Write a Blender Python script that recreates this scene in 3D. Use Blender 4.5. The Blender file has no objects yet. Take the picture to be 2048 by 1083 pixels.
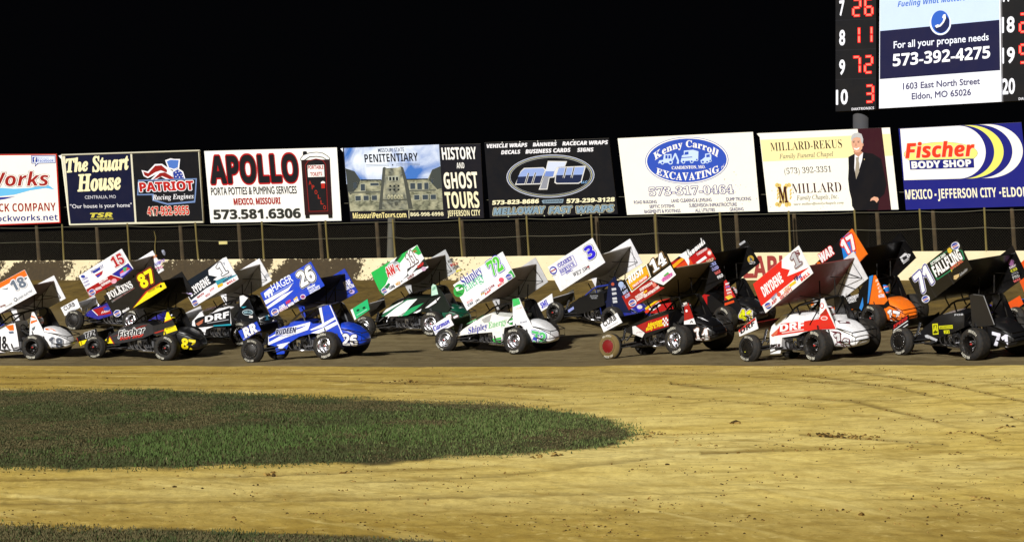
import bpy, math, random
import numpy as np
from mathutils import Vector, Matrix
from mathutils.bvhtree import BVHTree

random.seed(7)
RNG = np.random.default_rng(7)
SC = bpy.context.scene
COL = SC.collection

# ------------------------------------------------------------------ camera
FPX, HY, ZC = 5506.0, 666.0, 1.9          # focal length and horizon row in pixels of the 2048 px photo; eye height
CAM = Vector((0, 0, ZC))
cam = bpy.data.cameras.new('camera')
cam.sensor_width = 36
cam.lens = 36 * FPX / 2048
cam.shift_y = (HY - 541.5) / 2048
cam.clip_start, cam.clip_end = 0.5, 3000
cam_o = bpy.data.objects.new('camera', cam)
cam_o.location = CAM
cam_o.rotation_euler = (math.pi / 2, 0, 0)
COL.objects.link(cam_o)
SC.camera = cam_o

# ------------------------------------------------------------------ night sky
world = bpy.data.worlds.new('World')
SC.world = world
world.use_nodes = True
bg = world.node_tree.nodes['Background']
bg.inputs[0].default_value = (0.55, 0.6, 0.8, 1)
bg.inputs[1].default_value = 0.0018

# ------------------------------------------------------------------ floodlighting of the grandstand side
SUN_DIR = Vector((0.43, 0.78, -0.455)).normalized()
sun = bpy.data.lights.new('floodlight', 'SUN')
sun.energy = 5.0
sun.angle = math.radians(3.5)
sun.color = (1.0, 0.97, 0.93)
sun_o = bpy.data.objects.new('floodlight', sun)
sun_o.rotation_euler = SUN_DIR.to_track_quat('-Z', 'Y').to_euler()
sun_o.location = (-20, -30, 30)
COL.objects.link(sun_o)

vs = SC.view_settings
vs.view_transform = 'Standard'
vs.look = 'None'
vs.exposure = 0.13
vs.gamma = 1
SC.cycles.max_bounces = 6
SC.cycles.use_denoising = True

# ------------------------------------------------------------------ helpers
def lin(h):
    h = h.lstrip('#')
    h = ''.join(a * 2 for a in h) if len(h) == 3 else h
    r = []
    for i in (0, 2, 4):
        c = int(h[i:i + 2], 16) / 255
        r.append(c / 12.92 if c <= .04045 else ((c + .055) / 1.055) ** 2.4)
    return (*r, 1)

_mats = {}
def nodes_of(name):
    m = bpy.data.materials.new(name)
    m.use_nodes = True
    nt = m.node_tree
    return m, nt, nt.nodes['Principled BSDF']

def mat(color, rough=.4, metal=0., dirt=.0, coat=0., emit=0., scale=9., bump=0., spec=.5):
    """procedural paint / metal / vinyl: colour broken up by soft blotches and brown dirt"""
    key = (color, rough, metal, dirt, coat, emit, scale, bump, spec)
    if key in _mats:
        return _mats[key]
    m, nt, b = nodes_of('paint_' + color.strip('#'))
    c = lin(color)
    N, L = nt.nodes, nt.links
    b.inputs['Roughness'].default_value = rough
    b.inputs['Metallic'].default_value = metal
    b.inputs['Coat Weight'].default_value = coat
    b.inputs['Coat Roughness'].default_value = .12
    b.inputs['Specular IOR Level'].default_value = spec
    if emit:
        b.inputs['Base Color'].default_value = (0, 0, 0, 1)
        b.inputs['Emission Color'].default_value = c
        b.inputs['Emission Strength'].default_value = emit
    else:
        tc = N.new('ShaderNodeTexCoord')
        no = N.new('ShaderNodeTexNoise')
        no.inputs['Scale'].default_value = scale
        no.inputs['Detail'].default_value = 6
        no.inputs['Roughness'].default_value = .7
        L.new(tc.outputs['Object'], no.inputs['Vector'])
        rp = N.new('ShaderNodeValToRGB')
        rp.color_ramp.elements[0].position = .42
        rp.color_ramp.elements[1].position = .75
        rp.color_ramp.elements[0].color = (0, 0, 0, 1)
        rp.color_ramp.elements[1].color = (1, 1, 1, 1)
        L.new(no.outputs['Fac'], rp.inputs['Fac'])
        mu = N.new('ShaderNodeMath')
        mu.operation = 'MULTIPLY'
        mu.inputs[1].default_value = max(dirt, .01)
        L.new(rp.outputs['Color'], mu.inputs[0])
        mx = N.new('ShaderNodeMix')
        mx.data_type = 'RGBA'
        mx.inputs[6].default_value = c
        mx.inputs[7].default_value = (.13, .085, .035, 1)
        L.new(mu.outputs[0], mx.inputs[0])
        L.new(mx.outputs[2], b.inputs['Base Color'])
        ra = N.new('ShaderNodeMath')
        ra.operation = 'MULTIPLY_ADD'
        ra.inputs[1].default_value = .25
        ra.inputs[2].default_value = rough - .08
        L.new(no.outputs['Fac'], ra.inputs[0])
        L.new(ra.outputs[0], b.inputs['Roughness'])
        if bump:
            bp = N.new('ShaderNodeBump')
            bp.inputs['Strength'].default_value = bump
            bp.inputs['Distance'].default_value = .01
            L.new(no.outputs['Fac'], bp.inputs['Height'])
            L.new(bp.outputs[0], b.inputs['Normal'])
    _mats[key] = m
    return m

def paint(c):   # car bodywork
    return mat(c, .32, 0, .26 if sum(lin(c)[:3]) > .15 else .02, .35)
def vinyl(c):   # printed boards
    return mat(c, .6, 0, .045, 0, 0, 1.6, 0, .15)

class MB:
    """collects geometry, then links it as ONE mesh object"""
    def __init__(s):
        s.v, s.f, s.m, s.mats, s.sm = [], [], [], [], []
    def mi(s, m):
        if m not in s.mats:
            s.mats.append(m)
        return s.mats.index(m)
    def add(s, vs_, fs, m, smooth=False):
        o = len(s.v)
        k = s.mi(m)
        s.v += [tuple(v) for v in vs_]
        s.f += [tuple(i + o for i in f) for f in fs]
        s.m += [k] * len(fs)
        s.sm += [smooth] * len(fs)
    def box(s, c, d, m, M=None):
        vs_ = [Vector((c[0] + sx * d[0] / 2, c[1] + sy * d[1] / 2, c[2] + sz * d[2] / 2)) for sx in (-1, 1) for sy in (-1, 1) for sz in (-1, 1)]
        if M is not None:
            vs_ = [M @ v for v in vs_]
        s.add(vs_, [(0, 1, 3, 2), (4, 6, 7, 5), (0, 4, 5, 1), (2, 3, 7, 6), (0, 2, 6, 4), (1, 5, 7, 3)], m)
    def tube(s, pts, r, m, n=8):
        pts = [Vector(p) for p in pts]
        vs_, fs = [], []
        rr = r if isinstance(r, (list, tuple)) else [r] * len(pts)
        for i, p in enumerate(pts):
            d = (pts[min(i + 1, len(pts) - 1)] - pts[max(i - 1, 0)]).normalized()
            a = d.cross(Vector((0, 0, 1)) if abs(d.z) < .9 else Vector((1, 0, 0))).normalized()
            b = d.cross(a)
            for k in range(n):
                t = 2 * math.pi * k / n
                vs_.append(p + (a * math.cos(t) + b * math.sin(t)) * rr[i])
        for i in range(len(pts) - 1):
            for k in range(n):
                fs.append((i * n + k, i * n + (k + 1) % n, (i + 1) * n + (k + 1) % n, (i + 1) * n + k))
        fs.append(tuple(range(n)))
        fs.append(tuple(range((len(pts) - 1) * n, len(pts) * n)))
        s.add(vs_, fs, m, True)
    def lathe(s, prof, m, n=32, c=(0, 0, 0), smooth=True):
        """profile of (radius, y) about the y axis"""
        vs_, fs = [], []
        for r, y in prof:
            for k in range(n):
                t = 2 * math.pi * k / n
                vs_.append((c[0] + r * math.cos(t), c[1] + y, c[2] + r * math.sin(t)))
        for i in range(len(prof) - 1):
            for k in range(n):
                fs.append((i * n + k, (i + 1) * n + k, (i + 1) * n + (k + 1) % n, i * n + (k + 1) % n))
        s.add(vs_, fs, m, smooth)
    def build(s, name, parent=None, M=None):
        me = bpy.data.meshes.new(name)
        me.from_pydata(s.v, [], s.f)
        for m in s.mats:
            me.materials.append(m)
        me.polygons.foreach_set('material_index', s.m)
        me.polygons.foreach_set('use_smooth', s.sm)
        me.update()
        return link(name, me, parent, M)

def link(name, me, parent=None, M=None):
    o = bpy.data.objects.new(name, me)
    COL.objects.link(o)
    if parent:
        o.parent = parent
    if M is not None:
        o.matrix_local = M
    return o

def tag(o, label=None, cat=None, group=None, kind=None):
    for k, v in (('label', label), ('category', cat), ('group', group), ('kind', kind)):
        if v:
            o[k] = v
    return o

def empty(name, M):
    o = bpy.data.objects.new(name, None)
    o.empty_display_size = .3
    COL.objects.link(o)
    o.matrix_world = M
    return o

def ray(px, py):
    return Vector(((px - 1024) / FPX, 1, (HY - py) / FPX))

def on_plane(px, py, p0, n):
    d = ray(px, py)
    return CAM + d * ((p0 - CAM).dot(n) / d.dot(n))

# ---- lettering: the built-in font, with its mathematical alphabets for bold, serif and script
ALPH = {'b': (0x1D5D4, 0x1D5EE, 0x1D7EC), 'bi': (0x1D63C, 0x1D656, 0x1D7EC), 's': (0x1D400, 0x1D41A, 0x1D7CE),
        'si': (0x1D434, 0x1D44E, 0), 'sbi': (0x1D468, 0x1D482, 0x1D7CE), 'sc': (0x1D4D0, 0x1D4EA, 0)}
def styled(t, st):
    if not st:
        return t
    A, a, d = ALPH[st]
    r = ''
    for c in t:
        if 'A' <= c <= 'Z':
            r += chr(A + ord(c) - 65)
        elif 'a' <= c <= 'z':
            r += '\u210e' if (st == 'si' and c == 'h') else chr(a + ord(c) - 97)
        elif d and '0' <= c <= '9':
            r += chr(d + ord(c) - 48)
        else:
            r += c
    return r

_gc = {}
def glyphs(t, off=0.):
    k = (t, round(off, 4))
    if k not in _gc:
        c = bpy.data.curves.new('t', 'FONT')
        c.body = t
        c.resolution_u = 3
        c.offset = off
        o = bpy.data.objects.new('t', c)
        me = o.to_mesh()
        v = [(p.co.x, p.co.y) for p in me.vertices]
        f = [tuple(p.vertices) for p in me.polygons]
        o.to_mesh_clear()
        bpy.data.objects.remove(o)
        bpy.data.curves.remove(c)
        _gc[k] = (v, f)
    return _gc[k]

def fat(t, w):
    """lettering made heavier by w: the plain letters struck several times round a small circle; gives (x, y, lift), faces"""
    if w <= .014:
        v, f = glyphs(t, w)
        return [(x, y, 0) for x, y in v], f
    v, f = glyphs(t, 0.)
    n = 8 if w < .04 else 12
    V, Fc = [(x, y, 0) for x, y in v], list(f)
    for ring in (w,) if w < .06 else (w * .5, w):
        for i in range(n):
            a = 2 * math.pi * (i + .5) / n
            o = len(V)
            V += [(x + ring * math.cos(a), y + ring * math.sin(a), -.03 - .02 * (o // max(len(v), 1))) for x, y in v]
            Fc += [tuple(j + o for j in q) for q in f]
    return V, Fc

class Cv:
    """draws flat lettering and shapes on a surface; coordinates are those of an enlargement of the photo"""
    STEP = .003
    def __init__(s, mb, fn, crop, corners=None, mk=vinyl):
        s.mb, s.fn, s.crop, s.mk = mb, fn, crop, mk
        s.up = (0, -1)
        if corners:
            TL, TR, BR, BL = corners
            ux, uy = TL[0] - BL[0], TL[1] - BL[1]
            l = math.hypot(ux, uy)
            s.up = (ux / l, uy / l)
    def P(s, x, y, l):
        x0, y0, k = s.crop
        return s.fn(x0 + x / k, y0 + y / k, l * s.STEP)
    def m(s, c):
        return s.mk(c) if isinstance(c, str) else c
    def poly(s, pts, c, l=1):
        s.mb.add([s.P(x, y, l) for x, y in pts], [tuple(range(len(pts)))], s.m(c))
    def line(s, x0, y0, x1, y1, w, c, l=1):
        dx, dy = x1 - x0, y1 - y0
        k = w / 2 / math.hypot(dx, dy)
        s.poly([(x0 - dy * k, y0 + dx * k), (x1 - dy * k, y1 + dx * k), (x1 + dy * k, y1 - dx * k), (x0 + dy * k, y0 - dx * k)], c, l)
    def ell(s, cx, cy, rx, ry, c, l=1, rot=0., n=40):
        ca, sa = math.cos(rot), math.sin(rot)
        s.poly([(cx + rx * math.cos(t) * ca - ry * math.sin(t) * sa, cy + rx * math.cos(t) * sa + ry * math.sin(t) * ca)
                for t in [2 * math.pi * i / n for i in range(n)]], c, l)
    def text(s, t, x0, y0, x1, y1, cap, c, l=2, st='', bold=0., out=None, shear=0., up=None, arc=0.):
        """baseline from (x0,y0) to (x1,y1), capital height cap; out = list of (colour, extra width); arc bows the line upward"""
        t = styled(t, st)
        v, f = glyphs(t, bold)
        if not v:
            return
        xa, xb = min(p[0] for p in v), max(p[0] for p in v)
        h = max(p[1] for p in v)
        ux, uy = up or s.up
        bold = min(bold, .03)
        v3, f3 = fat(t, bold)
        jobs = [(v3, f3, c, l + len(out or []))]
        for i, (oc, ow) in enumerate(out or []):
            v2, f2 = fat(t, bold + ow * 1.25 + .012)
            jobs.append((v2, f2, oc, l + len(out) - 1 - i))
        W = xb - xa
        for vv, ff, cc, ll in jobs:
            pts = []
            for gx, gy, gl in vv:
                u, w = (gx - xa) / W, gy / h * cap
                a = arc * (1 - (2 * u - 1) ** 2)
                pts.append(s.P(x0 + (x1 - x0) * u + ux * (w + a) - (x1 - x0) / max(abs(x1 - x0), 1e-6) * shear * w * uy * 1.0,
                               y0 + (y1 - y0) * u + uy * (w + a) - (y1 - y0) / max(abs(x1 - x0), 1e-6) * shear * w * uy, ll + gl))
            s.mb.add(pts, ff, s.m(cc))
# ------------------------------------------------------------------ where the cars stand (photo measurements -> metres)
# number: px, py of the near rear tyre's contact, pixels per metre there, angle to the line of sight, body roll
POSE = {'blue': (-45, 711, 66, 28, -7), '18': (63, 720.5, 69.5, 29, -7), '15': (260, 664.5, 62, 35, -11), '87': (327, 722, 70, 28, -7),
        '1b': (478, 692.5, 67, 35, -11), '26': (648, 719.5, 76, 31, -6.5), '11': (860, 673, 67.5, 29, -8.5), '72': (1026, 708.8, 72.8, 32, -7.4),
        '3': (1215, 662, 66, 41, -12), '14': (1349, 710.8, 81.5, 42.5, -8), '41': (1442, 667, 73, 44, -9), '1s': (1625, 723.7, 87, 47, -8),
        '17': (1736, 664.6, 74, 49, -9), '71': (1937, 721.6, 89, 45, -7.4), 'orange': (2140, 668, 78, 49, -8)}
LFX, LRY, LFY = 2.3, .74, .72      # wheelbase, lateral place of the outer tyre faces

# ------------------------------------------------------------------ terrain: infield, banked track, berm up to the wall
PL, PR = np.array([-19.32, 103.9]), np.array([16.63, 89.4])
HV = (PR - PL) / np.linalg.norm(PR - PL)
NF = np.array([HV[1], -HV[0]])            # towards the infield
def quad(p, a, b, c):
    u = p / 1024.
    return a * (u - 1) * (u - 2) / 2 - b * u * (u - 2) + c * u * (u - 1) / 2
def wall_depth(p):
    a = (p - 1024) / FPX
    t = (a * PL[1] - PL[0]) / (HV[0] - a * HV[1])
    return PL[1] + t * HV[1]
def edge_depth(p):
    return quad(p, 75, 67.5, 56.5)
TARGETS, COEF, SIG = [], [], 1.5
def ground(x, y, fit=True):
    x, y = np.atleast_1d(np.asarray(x, float)), np.atleast_1d(np.asarray(y, float))
    p = np.clip(1024 + FPX * x / np.maximum(y, 10), -900, 2900)
    E = edge_depth(p)
    W = wall_depth(p)
    Bd = quad(p, 89.5, 81.5, 71.5)
    Fd = quad(p, 79.5, 72.5, 61)
    D = np.array([0 * p + 20, 0 * p + 42, E, Fd, Bd, (Bd + W) / 2, W, W + 2.0, W + 8, W + 500])
    ze, zw = -66 * E / FPX, 106 * W / FPX
    zb = 0 * p - .02
    Z = np.array([0 * p - 1.9, -1.9 + (ze + 1.9) * 22 / (E - 20), ze, quad(p, -.79, -.65, -.62), zb, zb + (zw - zb) * .42, zw, zw + .1, zw - 3, zw - 8])
    sl = (Z[1:] - Z[:-1]) / (D[1:] - D[:-1])
    T = np.vstack([0 * p, (sl[1:] + sl[:-1]) / 2, 0 * p])
    T[2] = sl[1]
    yy = np.clip(y, D[0], D[-1])
    k = np.clip((yy[None] >= D).sum(0) - 1, 0, len(D) - 2)
    i = np.arange(len(p))
    h = D[k + 1, i] - D[k, i]
    t = (yy - D[k, i]) / h
    z = (2 * t**3 - 3 * t**2 + 1) * Z[k, i] + (t**3 - 2 * t**2 + t) * h * T[k, i] + (3 * t**2 - 2 * t**3) * Z[k + 1, i] + (t**3 - t**2) * h * T[k + 1, i]
    z = z + ZC
    if fit and TARGETS:
        e = np.clip((y - E) / 1.5, 0, 1)
        for (tx, ty, _), c in zip(TARGETS, COEF):
            z = z + c * np.exp(-((x - tx) ** 2 + (y - ty) ** 2) / (2 * SIG ** 2)) * e
    return z
for k_, (px, py, S, *_r) in POSE.items():
    d = FPX / S
    x = (px - 1024) / S
    tz = ZC + (HY - py) / S
    TARGETS.append((x, d, float(tz - ground(x, d, False)[0])))
    yw_ = math.radians(_r[0]) + math.atan((px - 1024) / FPX)
    x2, d2 = x + math.sin(yw_) * 1.6, d + math.cos(yw_) * 1.6           # the right rear wheel stands higher on the banking
    TARGETS.append((x2, d2, float(tz + (.17 if py > 690 else .22) - ground(x2, d2, False)[0])))
_T = np.array(TARGETS)
_K = np.exp(-((_T[:, None, 0] - _T[None, :, 0]) ** 2 + (_T[:, None, 1] - _T[None, :, 1]) ** 2) / (2 * SIG ** 2))
COEF = list(np.linalg.solve(_K + .04 * np.eye(len(_T)), _T[:, 2]))
def gz(x, y):
    return float(ground(x, y)[0])
def px_ground(px, py):
    """the ground point seen at a photo pixel"""
    a, b = (px - 1024) / FPX, (HY - py) / FPX
    ys = np.linspace(21, 100, 1600)
    zz = ground(a * ys, ys)
    hit = np.nonzero(ZC + b * ys <= zz)[0]
    y = ys[hit[0]] if len(hit) else ys[-1]
    return Vector((a * y, y, gz(a * y, y)))

def vnoise(x, y, seed=0):
    xi, yi = np.floor(x).astype(np.int64), np.floor(y).astype(np.int64)
    fx, fy = x - xi, y - yi
    fx, fy = fx * fx * (3 - 2 * fx), fy * fy * (3 - 2 * fy)
    def h(a, b):
        n = (a * 374761393 + b * 668265263 + seed * 974634777) & 0x7fffffff
        n = ((n ^ (n >> 13)) * 1274126177) & 0x7fffffff
        return ((n ^ (n >> 16)) & 0xffff) / 65535.
    return (h(xi, yi) * (1 - fx) + h(xi + 1, yi) * fx) * (1 - fy) + (h(xi, yi + 1) * (1 - fx) + h(xi + 1, yi + 1) * fx) * fy
def fbm(x, y, o=4, seed=0):
    r, a, t = 0, 1, 0
    for i in range(o):
        r = r + a * vnoise(x * 2**i, y * 2**i, seed + i)
        t += a
        a *= .55
    return r / t

GRASS_TOP = [(-400, 775), (0, 778), (300, 781), (500, 788), (700, 797), (850, 803), (1000, 806), (1100, 820), (1200, 838), (1250, 850), (1290, 867)]
GRASS_BOT = [(-400, 945), (0, 938), (300, 936), (500, 932), (700, 924), (850, 918), (1000, 908), (1150, 900), (1240, 886), (1290, 867)]
NEAR_TOP = [(-400, 1046), (0, 1050), (130, 1053), (350, 1061), (600, 1071), (900, 1086), (1000, 1125)]
def grass_mask(px, py, soft=0.):
    t = np.interp(px, *zip(*GRASS_TOP), right=2000)
    b = np.interp(px, *zip(*GRASS_BOT), right=-10)
    m1 = np.clip(np.minimum(py - t, b - py) / 5 + .5, 0, 1) * (px < 1290)
    n = np.interp(px, *zip(*NEAR_TOP), right=3000)
    m2 = np.clip((py - n) / 6 + .5, 0, 1)
    return np.maximum(m1, m2)

RUTS = [(2.2, 1, [(1300, 737), (1600, 748), (1800, 775), (1950, 812), (2100, 858)]), (3, .9, [(1340, 765), (1560, 790), (1700, 800), (1850, 835), (2000, 880)]),
        (2.2, .9, [(1700, 742), (1880, 765), (2000, 790), (2100, 815)]), (2, 1, [(640, 760), (760, 765), (1000, 770), (1120, 778), (1300, 790), (1500, 805), (1650, 815)]),
        (1.5, .9, [(-200, 741), (700, 748), (1200, 757)]), (2.5, .8, [(1600, 868), (1760, 878), (1900, 890)]), (1.6, .8, [(-200, 752), (400, 757), (900, 763), (1150, 775)]),
        (2.6, .8, [(-200, 962), (400, 955), (900, 935), (1250, 908), (1300, 893)]), (3, .6, [(-200, 985), (500, 975), (1000, 950), (1350, 910)]), (3, .6, [(-200, 1008), (600, 1000), (1200, 985), (2100, 968)]),
        (1.6, .7, [(-200, 765), (500, 771), (800, 782), (1000, 792), (1150, 806)]), (2.4, .7, [(1350, 850), (1600, 838), (1850, 846), (2100, 868)]), (3, .7, [(1400, 905), (1700, 895), (2100, 915)]),
        (2, .8, [(1750, 737), (1900, 752), (2100, 785)]), (2, .7, [(1200, 742), (1500, 752), (1720, 770), (1900, 800), (2060, 842)]), (4, .5, [(900, 1010), (1500, 990), (2100, 1000)])]
def build_ground():
    cols = np.concatenate([np.linspace(-9000, -800, 10)[:-1], np.linspace(-800, 2850, 1000), np.linspace(2850, 11000, 10)[1:]])
    P = cols[None, :]
    rows = []
    near = 1 / np.linspace(1 / 17., 1 / 75., 230)        # even steps as seen at eye height
    pc = np.clip(cols, -900, 2900)
    E, W = edge_depth(pc), wall_depth(pc)
    for d in near:
        rows.append(17 + (d - 17) * (E - 1.0 - 17) / (75. - 17))
    for t in np.linspace(0, 1, 210):
        rows.append(E - .8 + (W + .3 - E + .8) * t)
    for e in (1, 2.5, 5, 9, 40, 200, 600):
        rows.append(W + .3 + e)
    Y = np.array(rows)
    X = (P - 1024) / FPX * Y
    # behind the camera
    yb = np.array([8., -15., -60.])
    xb = np.array([1.0, 1.6, 3.0])
    Y = np.vstack([np.repeat(yb[::-1, None], len(cols), 1), Y])
    X = np.vstack([(cols[None] - 1024) / FPX * 17 * xb[::-1, None], X])
    sh = X.shape
    x, y = X.ravel(), Y.ravel()
    z = ground(x, np.maximum(y, 17))
    p = 1024 + FPX * x / np.maximum(y, 10)
    pc = np.clip(p, -900, 2900)
    E, W = edge_depth(pc), wall_depth(pc)
    py = HY - FPX * (z - ZC) / np.maximum(y, 10)
    wob = (fbm(x * .6, y * .25, 3, 5) - .5) * 1.5 + (fbm(x * .22, y * .1, 3, 15) - .5) * 2.5
    trk = np.clip((y - E - .2 + wob * .9) / .5, 0, 1)
    Bd = quad(pc, 89.5, 81.5, 71.5)
    bank = np.clip((y - Bd - 1.5 + wob * 6) / 5, 0, 1)
    gm = grass_mask(p + (fbm(x * 2.5, y * 1.5, 2, 9) - .5) * 60, py + (fbm(x * 1.2, y * .7, 3, 11) - .5) * 24)
    # relief: ruts along the track, loose crumbs, the rough berm
    q = y - E
    r = (fbm(x * .25 + 3, q * 1.6, 3, 21) - .5) * .022 * (1 - trk) * np.clip((y - 17) / 10, 0, 1)
    th = math.radians(-52)
    xr, yr = x * math.cos(th) - y * math.sin(th), x * math.sin(th) + y * math.cos(th)
    right = np.clip((p - 1150) / 500, 0, 1) * np.clip((y - 38) / 10, 0, 1)
    r += (fbm(xr * .2, yr * 2.0, 2, 33) - .5) * .018 * (1 - trk) * right
    r += (fbm(x * 3.5, y * 2.2, 4, 2) - .5) * .024 * (1 - trk)
    r += (fbm(x * 10, y * 5, 2, 6) - .5) * .016 * (1 - trk)
    r += (fbm(x * 1.2, y * .8, 4, 3) - .5) * .14 * bank * np.clip((W - y) / 1.5, .1, 1)
    r += (fbm(x * .6, q * 2.5, 3, 4) - .5) * .02 * trk * (1 - bank)
    rut = 0 * x
    for k, (w, amp, pts) in enumerate(RUTS):
        f = np.interp(p, *zip(*pts), left=-999, right=-999)
        m = np.exp(-((py - f) / w) ** 2) * np.clip((fbm(x * .35 + k * 7, y * .2, 3, 60 + k) - .36) * 5, 0, 1) * amp
        rut = np.maximum(rut, m)
        r -= .02 * m - .014 * np.exp(-((py - f - 2.2 * w) / w) ** 2) * amp
    z = z + r * (y > 15)
    nr, nc = sh
    idx = np.arange(nr * nc).reshape(sh)
    quads = np.stack([idx[:-1, :-1], idx[:-1, 1:], idx[1:, 1:], idx[1:, :-1]], -1).reshape(-1, 4)
    me = bpy.data.meshes.new('ground')
    me.vertices.add(nr * nc)
    me.vertices.foreach_set('co', np.stack([x, y, z], -1).ravel())
    me.loops.add(quads.size)
    me.loops.foreach_set('vertex_index', quads.ravel())
    me.polygons.add(len(quads))
    me.polygons.foreach_set('loop_start', np.arange(0, quads.size, 4))
    me.polygons.foreach_set('use_smooth', np.ones(len(quads), bool))
    me.update()
    # infield light pool painted into the clay colour, with drier and damper patches
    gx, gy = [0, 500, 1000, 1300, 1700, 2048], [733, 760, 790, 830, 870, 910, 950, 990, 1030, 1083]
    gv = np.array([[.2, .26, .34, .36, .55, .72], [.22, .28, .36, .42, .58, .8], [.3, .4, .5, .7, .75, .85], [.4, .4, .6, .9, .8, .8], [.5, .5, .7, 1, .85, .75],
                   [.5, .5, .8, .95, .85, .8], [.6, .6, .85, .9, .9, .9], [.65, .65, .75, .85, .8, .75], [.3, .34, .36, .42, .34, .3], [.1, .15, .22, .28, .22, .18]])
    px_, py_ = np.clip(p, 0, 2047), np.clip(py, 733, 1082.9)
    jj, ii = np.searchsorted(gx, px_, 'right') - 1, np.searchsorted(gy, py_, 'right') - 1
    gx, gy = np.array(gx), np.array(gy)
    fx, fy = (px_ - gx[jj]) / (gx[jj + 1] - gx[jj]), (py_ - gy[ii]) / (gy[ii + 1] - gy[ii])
    lit_dry = (gv[ii, jj] * (1 - fx) + gv[ii, jj + 1] * fx) * (1 - fy) + (gv[ii + 1, jj] * (1 - fx) + gv[ii + 1, jj + 1] * fx) * fy
    for nm, a in (('track', trk), ('bank', bank), ('grass', gm), ('lit_dry', lit_dry), ('across', q), ('rut', rut)):
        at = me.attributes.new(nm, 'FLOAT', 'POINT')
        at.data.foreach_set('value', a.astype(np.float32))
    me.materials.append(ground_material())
    return tag(link('ground', me), kind='structure')

def ground_material():
    m, nt, b = nodes_of('packed_dirt')
    N, L = nt.nodes, nt.links
    b.inputs['Roughness'].default_value = .95
    b.inputs['Specular IOR Level'].default_value = .15
    geo = N.new('ShaderNodeNewGeometry')
    def noise(scale, sx=1., sy=1., det=5, rough=.6, src=None, rot=0.):
        mp = N.new('ShaderNodeMapping')
        mp.inputs['Scale'].default_value = (sx, sy, 1)
        mp.inputs['Rotation'].default_value = (0, 0, rot)
        L.new(src or geo.outputs['Position'], mp.inputs['Vector'])
        n = N.new('ShaderNodeTexNoise')
        n.inputs['Scale'].default_value = scale
        n.inputs['Detail'].default_value = det
        n.inputs['Roughness'].default_value = rough
        L.new(mp.outputs[0], n.inputs['Vector'])
        return n.outputs['Fac']
    def att(nm):
        a = N.new('ShaderNodeAttribute')
        a.attribute_name = nm
        return a.outputs['Fac']
    def ramp(f, a, c, lo=0., hi=1.):
        r = N.new('ShaderNodeMapRange')
        r.inputs['From Min'].default_value = a
        r.inputs['From Max'].default_value = c
        r.inputs['To Min'].default_value = lo
        r.inputs['To Max'].default_value = hi
        L.new(f, r.inputs['Value'])
        return r.outputs[0]
    def mix(f, a, c):
        x = N.new('ShaderNodeMix')
        x.data_type = 'RGBA'
        for s, k in ((f, 0), (a, 6), (c, 7)):
            if isinstance(s, (tuple, float, int)):
                x.inputs[k].default_value = s
            else:
                L.new(s, x.inputs[k])
        return x.outputs[2]
    def mul(a, c):
        x = N.new('ShaderNodeMath')
        x.operation = 'MULTIPLY'
        for s, k in ((a, 0), (c, 1)):
            if isinstance(s, (float, int)):
                x.inputs[k].default_value = s
            else:
                L.new(s, x.inputs[k])
        return x.outputs[0]
    cx = N.new('ShaderNodeCombineXYZ')
    sp = N.new('ShaderNodeSeparateXYZ')
    L.new(geo.outputs['Position'], sp.inputs[0])
    L.new(sp.outputs[0], cx.inputs[0])
    L.new(att('across'), cx.inputs[1])
    along = cx.outputs[0]
    dk = mix(att('lit_dry'), DIRT_DARK, (.50, .345, .08, 1))
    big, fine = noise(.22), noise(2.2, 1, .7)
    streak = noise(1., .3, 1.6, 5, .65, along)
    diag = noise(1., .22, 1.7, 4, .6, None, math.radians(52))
    deeper = mix(att('lit_dry'), DIRT_DIM_DAMP, DIRT_LIT_DRY)  # clay colour follows the painted light pool as well as the damp
    pale = mix(att('lit_dry'), DIRT_MID, DIRT_PALE)
    c = mix(ramp(big, .35, .65), deeper, pale)
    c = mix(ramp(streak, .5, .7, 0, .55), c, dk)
    c = mix(mul(ramp(diag, .52, .72, 0, .5), att('lit_dry')), c, DIRT_DARK)
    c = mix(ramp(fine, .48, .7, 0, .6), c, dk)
    c = mix(ramp(noise(14., 1, .5, 4, .7), .55, .7, 0, .55), c, dk)
    c = mix(ramp(noise(6., 1, .6, 5, .7), .56, .72, 0, .5), c, DIRT_PALE)
    c = mix(ramp(noise(.9, .6, 1.4, 6, .7), .5, .72, 0, .7), c, DIRT_DARK)
    c = mix(ramp(noise(1., .5, .9, 3, .5, along), .6, .72, 0, .5), c, DIRT_PALE)
    c = mix(mul(att('rut'), .75), c, (.13, .075, .016, 1))
    g = mix(ramp(noise(1.5), .4, .6), (.04, .046, .016, 1), (.085, .07, .028, 1))
    c = mix(att('grass'), c, g)
    t = mix(ramp(streak, .35, .65), TRACK_A, TRACK_B)
    t = mix(ramp(fine, .45, .7, 0, .6), t, TRACK_C)
    c = mix(att('track'), c, t)
    k = mix(ramp(noise(.9), .38, .62), BANK_A, BANK_B)
    k = mix(ramp(noise(4.), .5, .7, 0, .7), k, BANK_C)
    c = mix(att('bank'), c, k)
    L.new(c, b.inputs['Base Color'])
    bp = N.new('ShaderNodeBump')
    bp.inputs['Strength'].default_value = .8
    bp.inputs['Distance'].default_value = .02
    L.new(noise(9., 1, 1, 6, .75), bp.inputs['Height'])
    L.new(bp.outputs[0], b.inputs['Normal'])
    return m
DIRT_DIM_DAMP, DIRT_LIT_DRY = (.34, .215, .028, 1), (.88, .67, .17, 1)
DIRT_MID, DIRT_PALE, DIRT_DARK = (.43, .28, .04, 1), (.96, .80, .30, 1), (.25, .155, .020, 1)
TRACK_A, TRACK_B, TRACK_C = (.135, .102, .046, 1), (.20, .158, .078, 1), (.075, .052, .020, 1)
BANK_A, BANK_B, BANK_C = (.10, .066, .016, 1), (.15, .10, .024, 1), (.05, .032, .009, 1)
build_ground()

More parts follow.
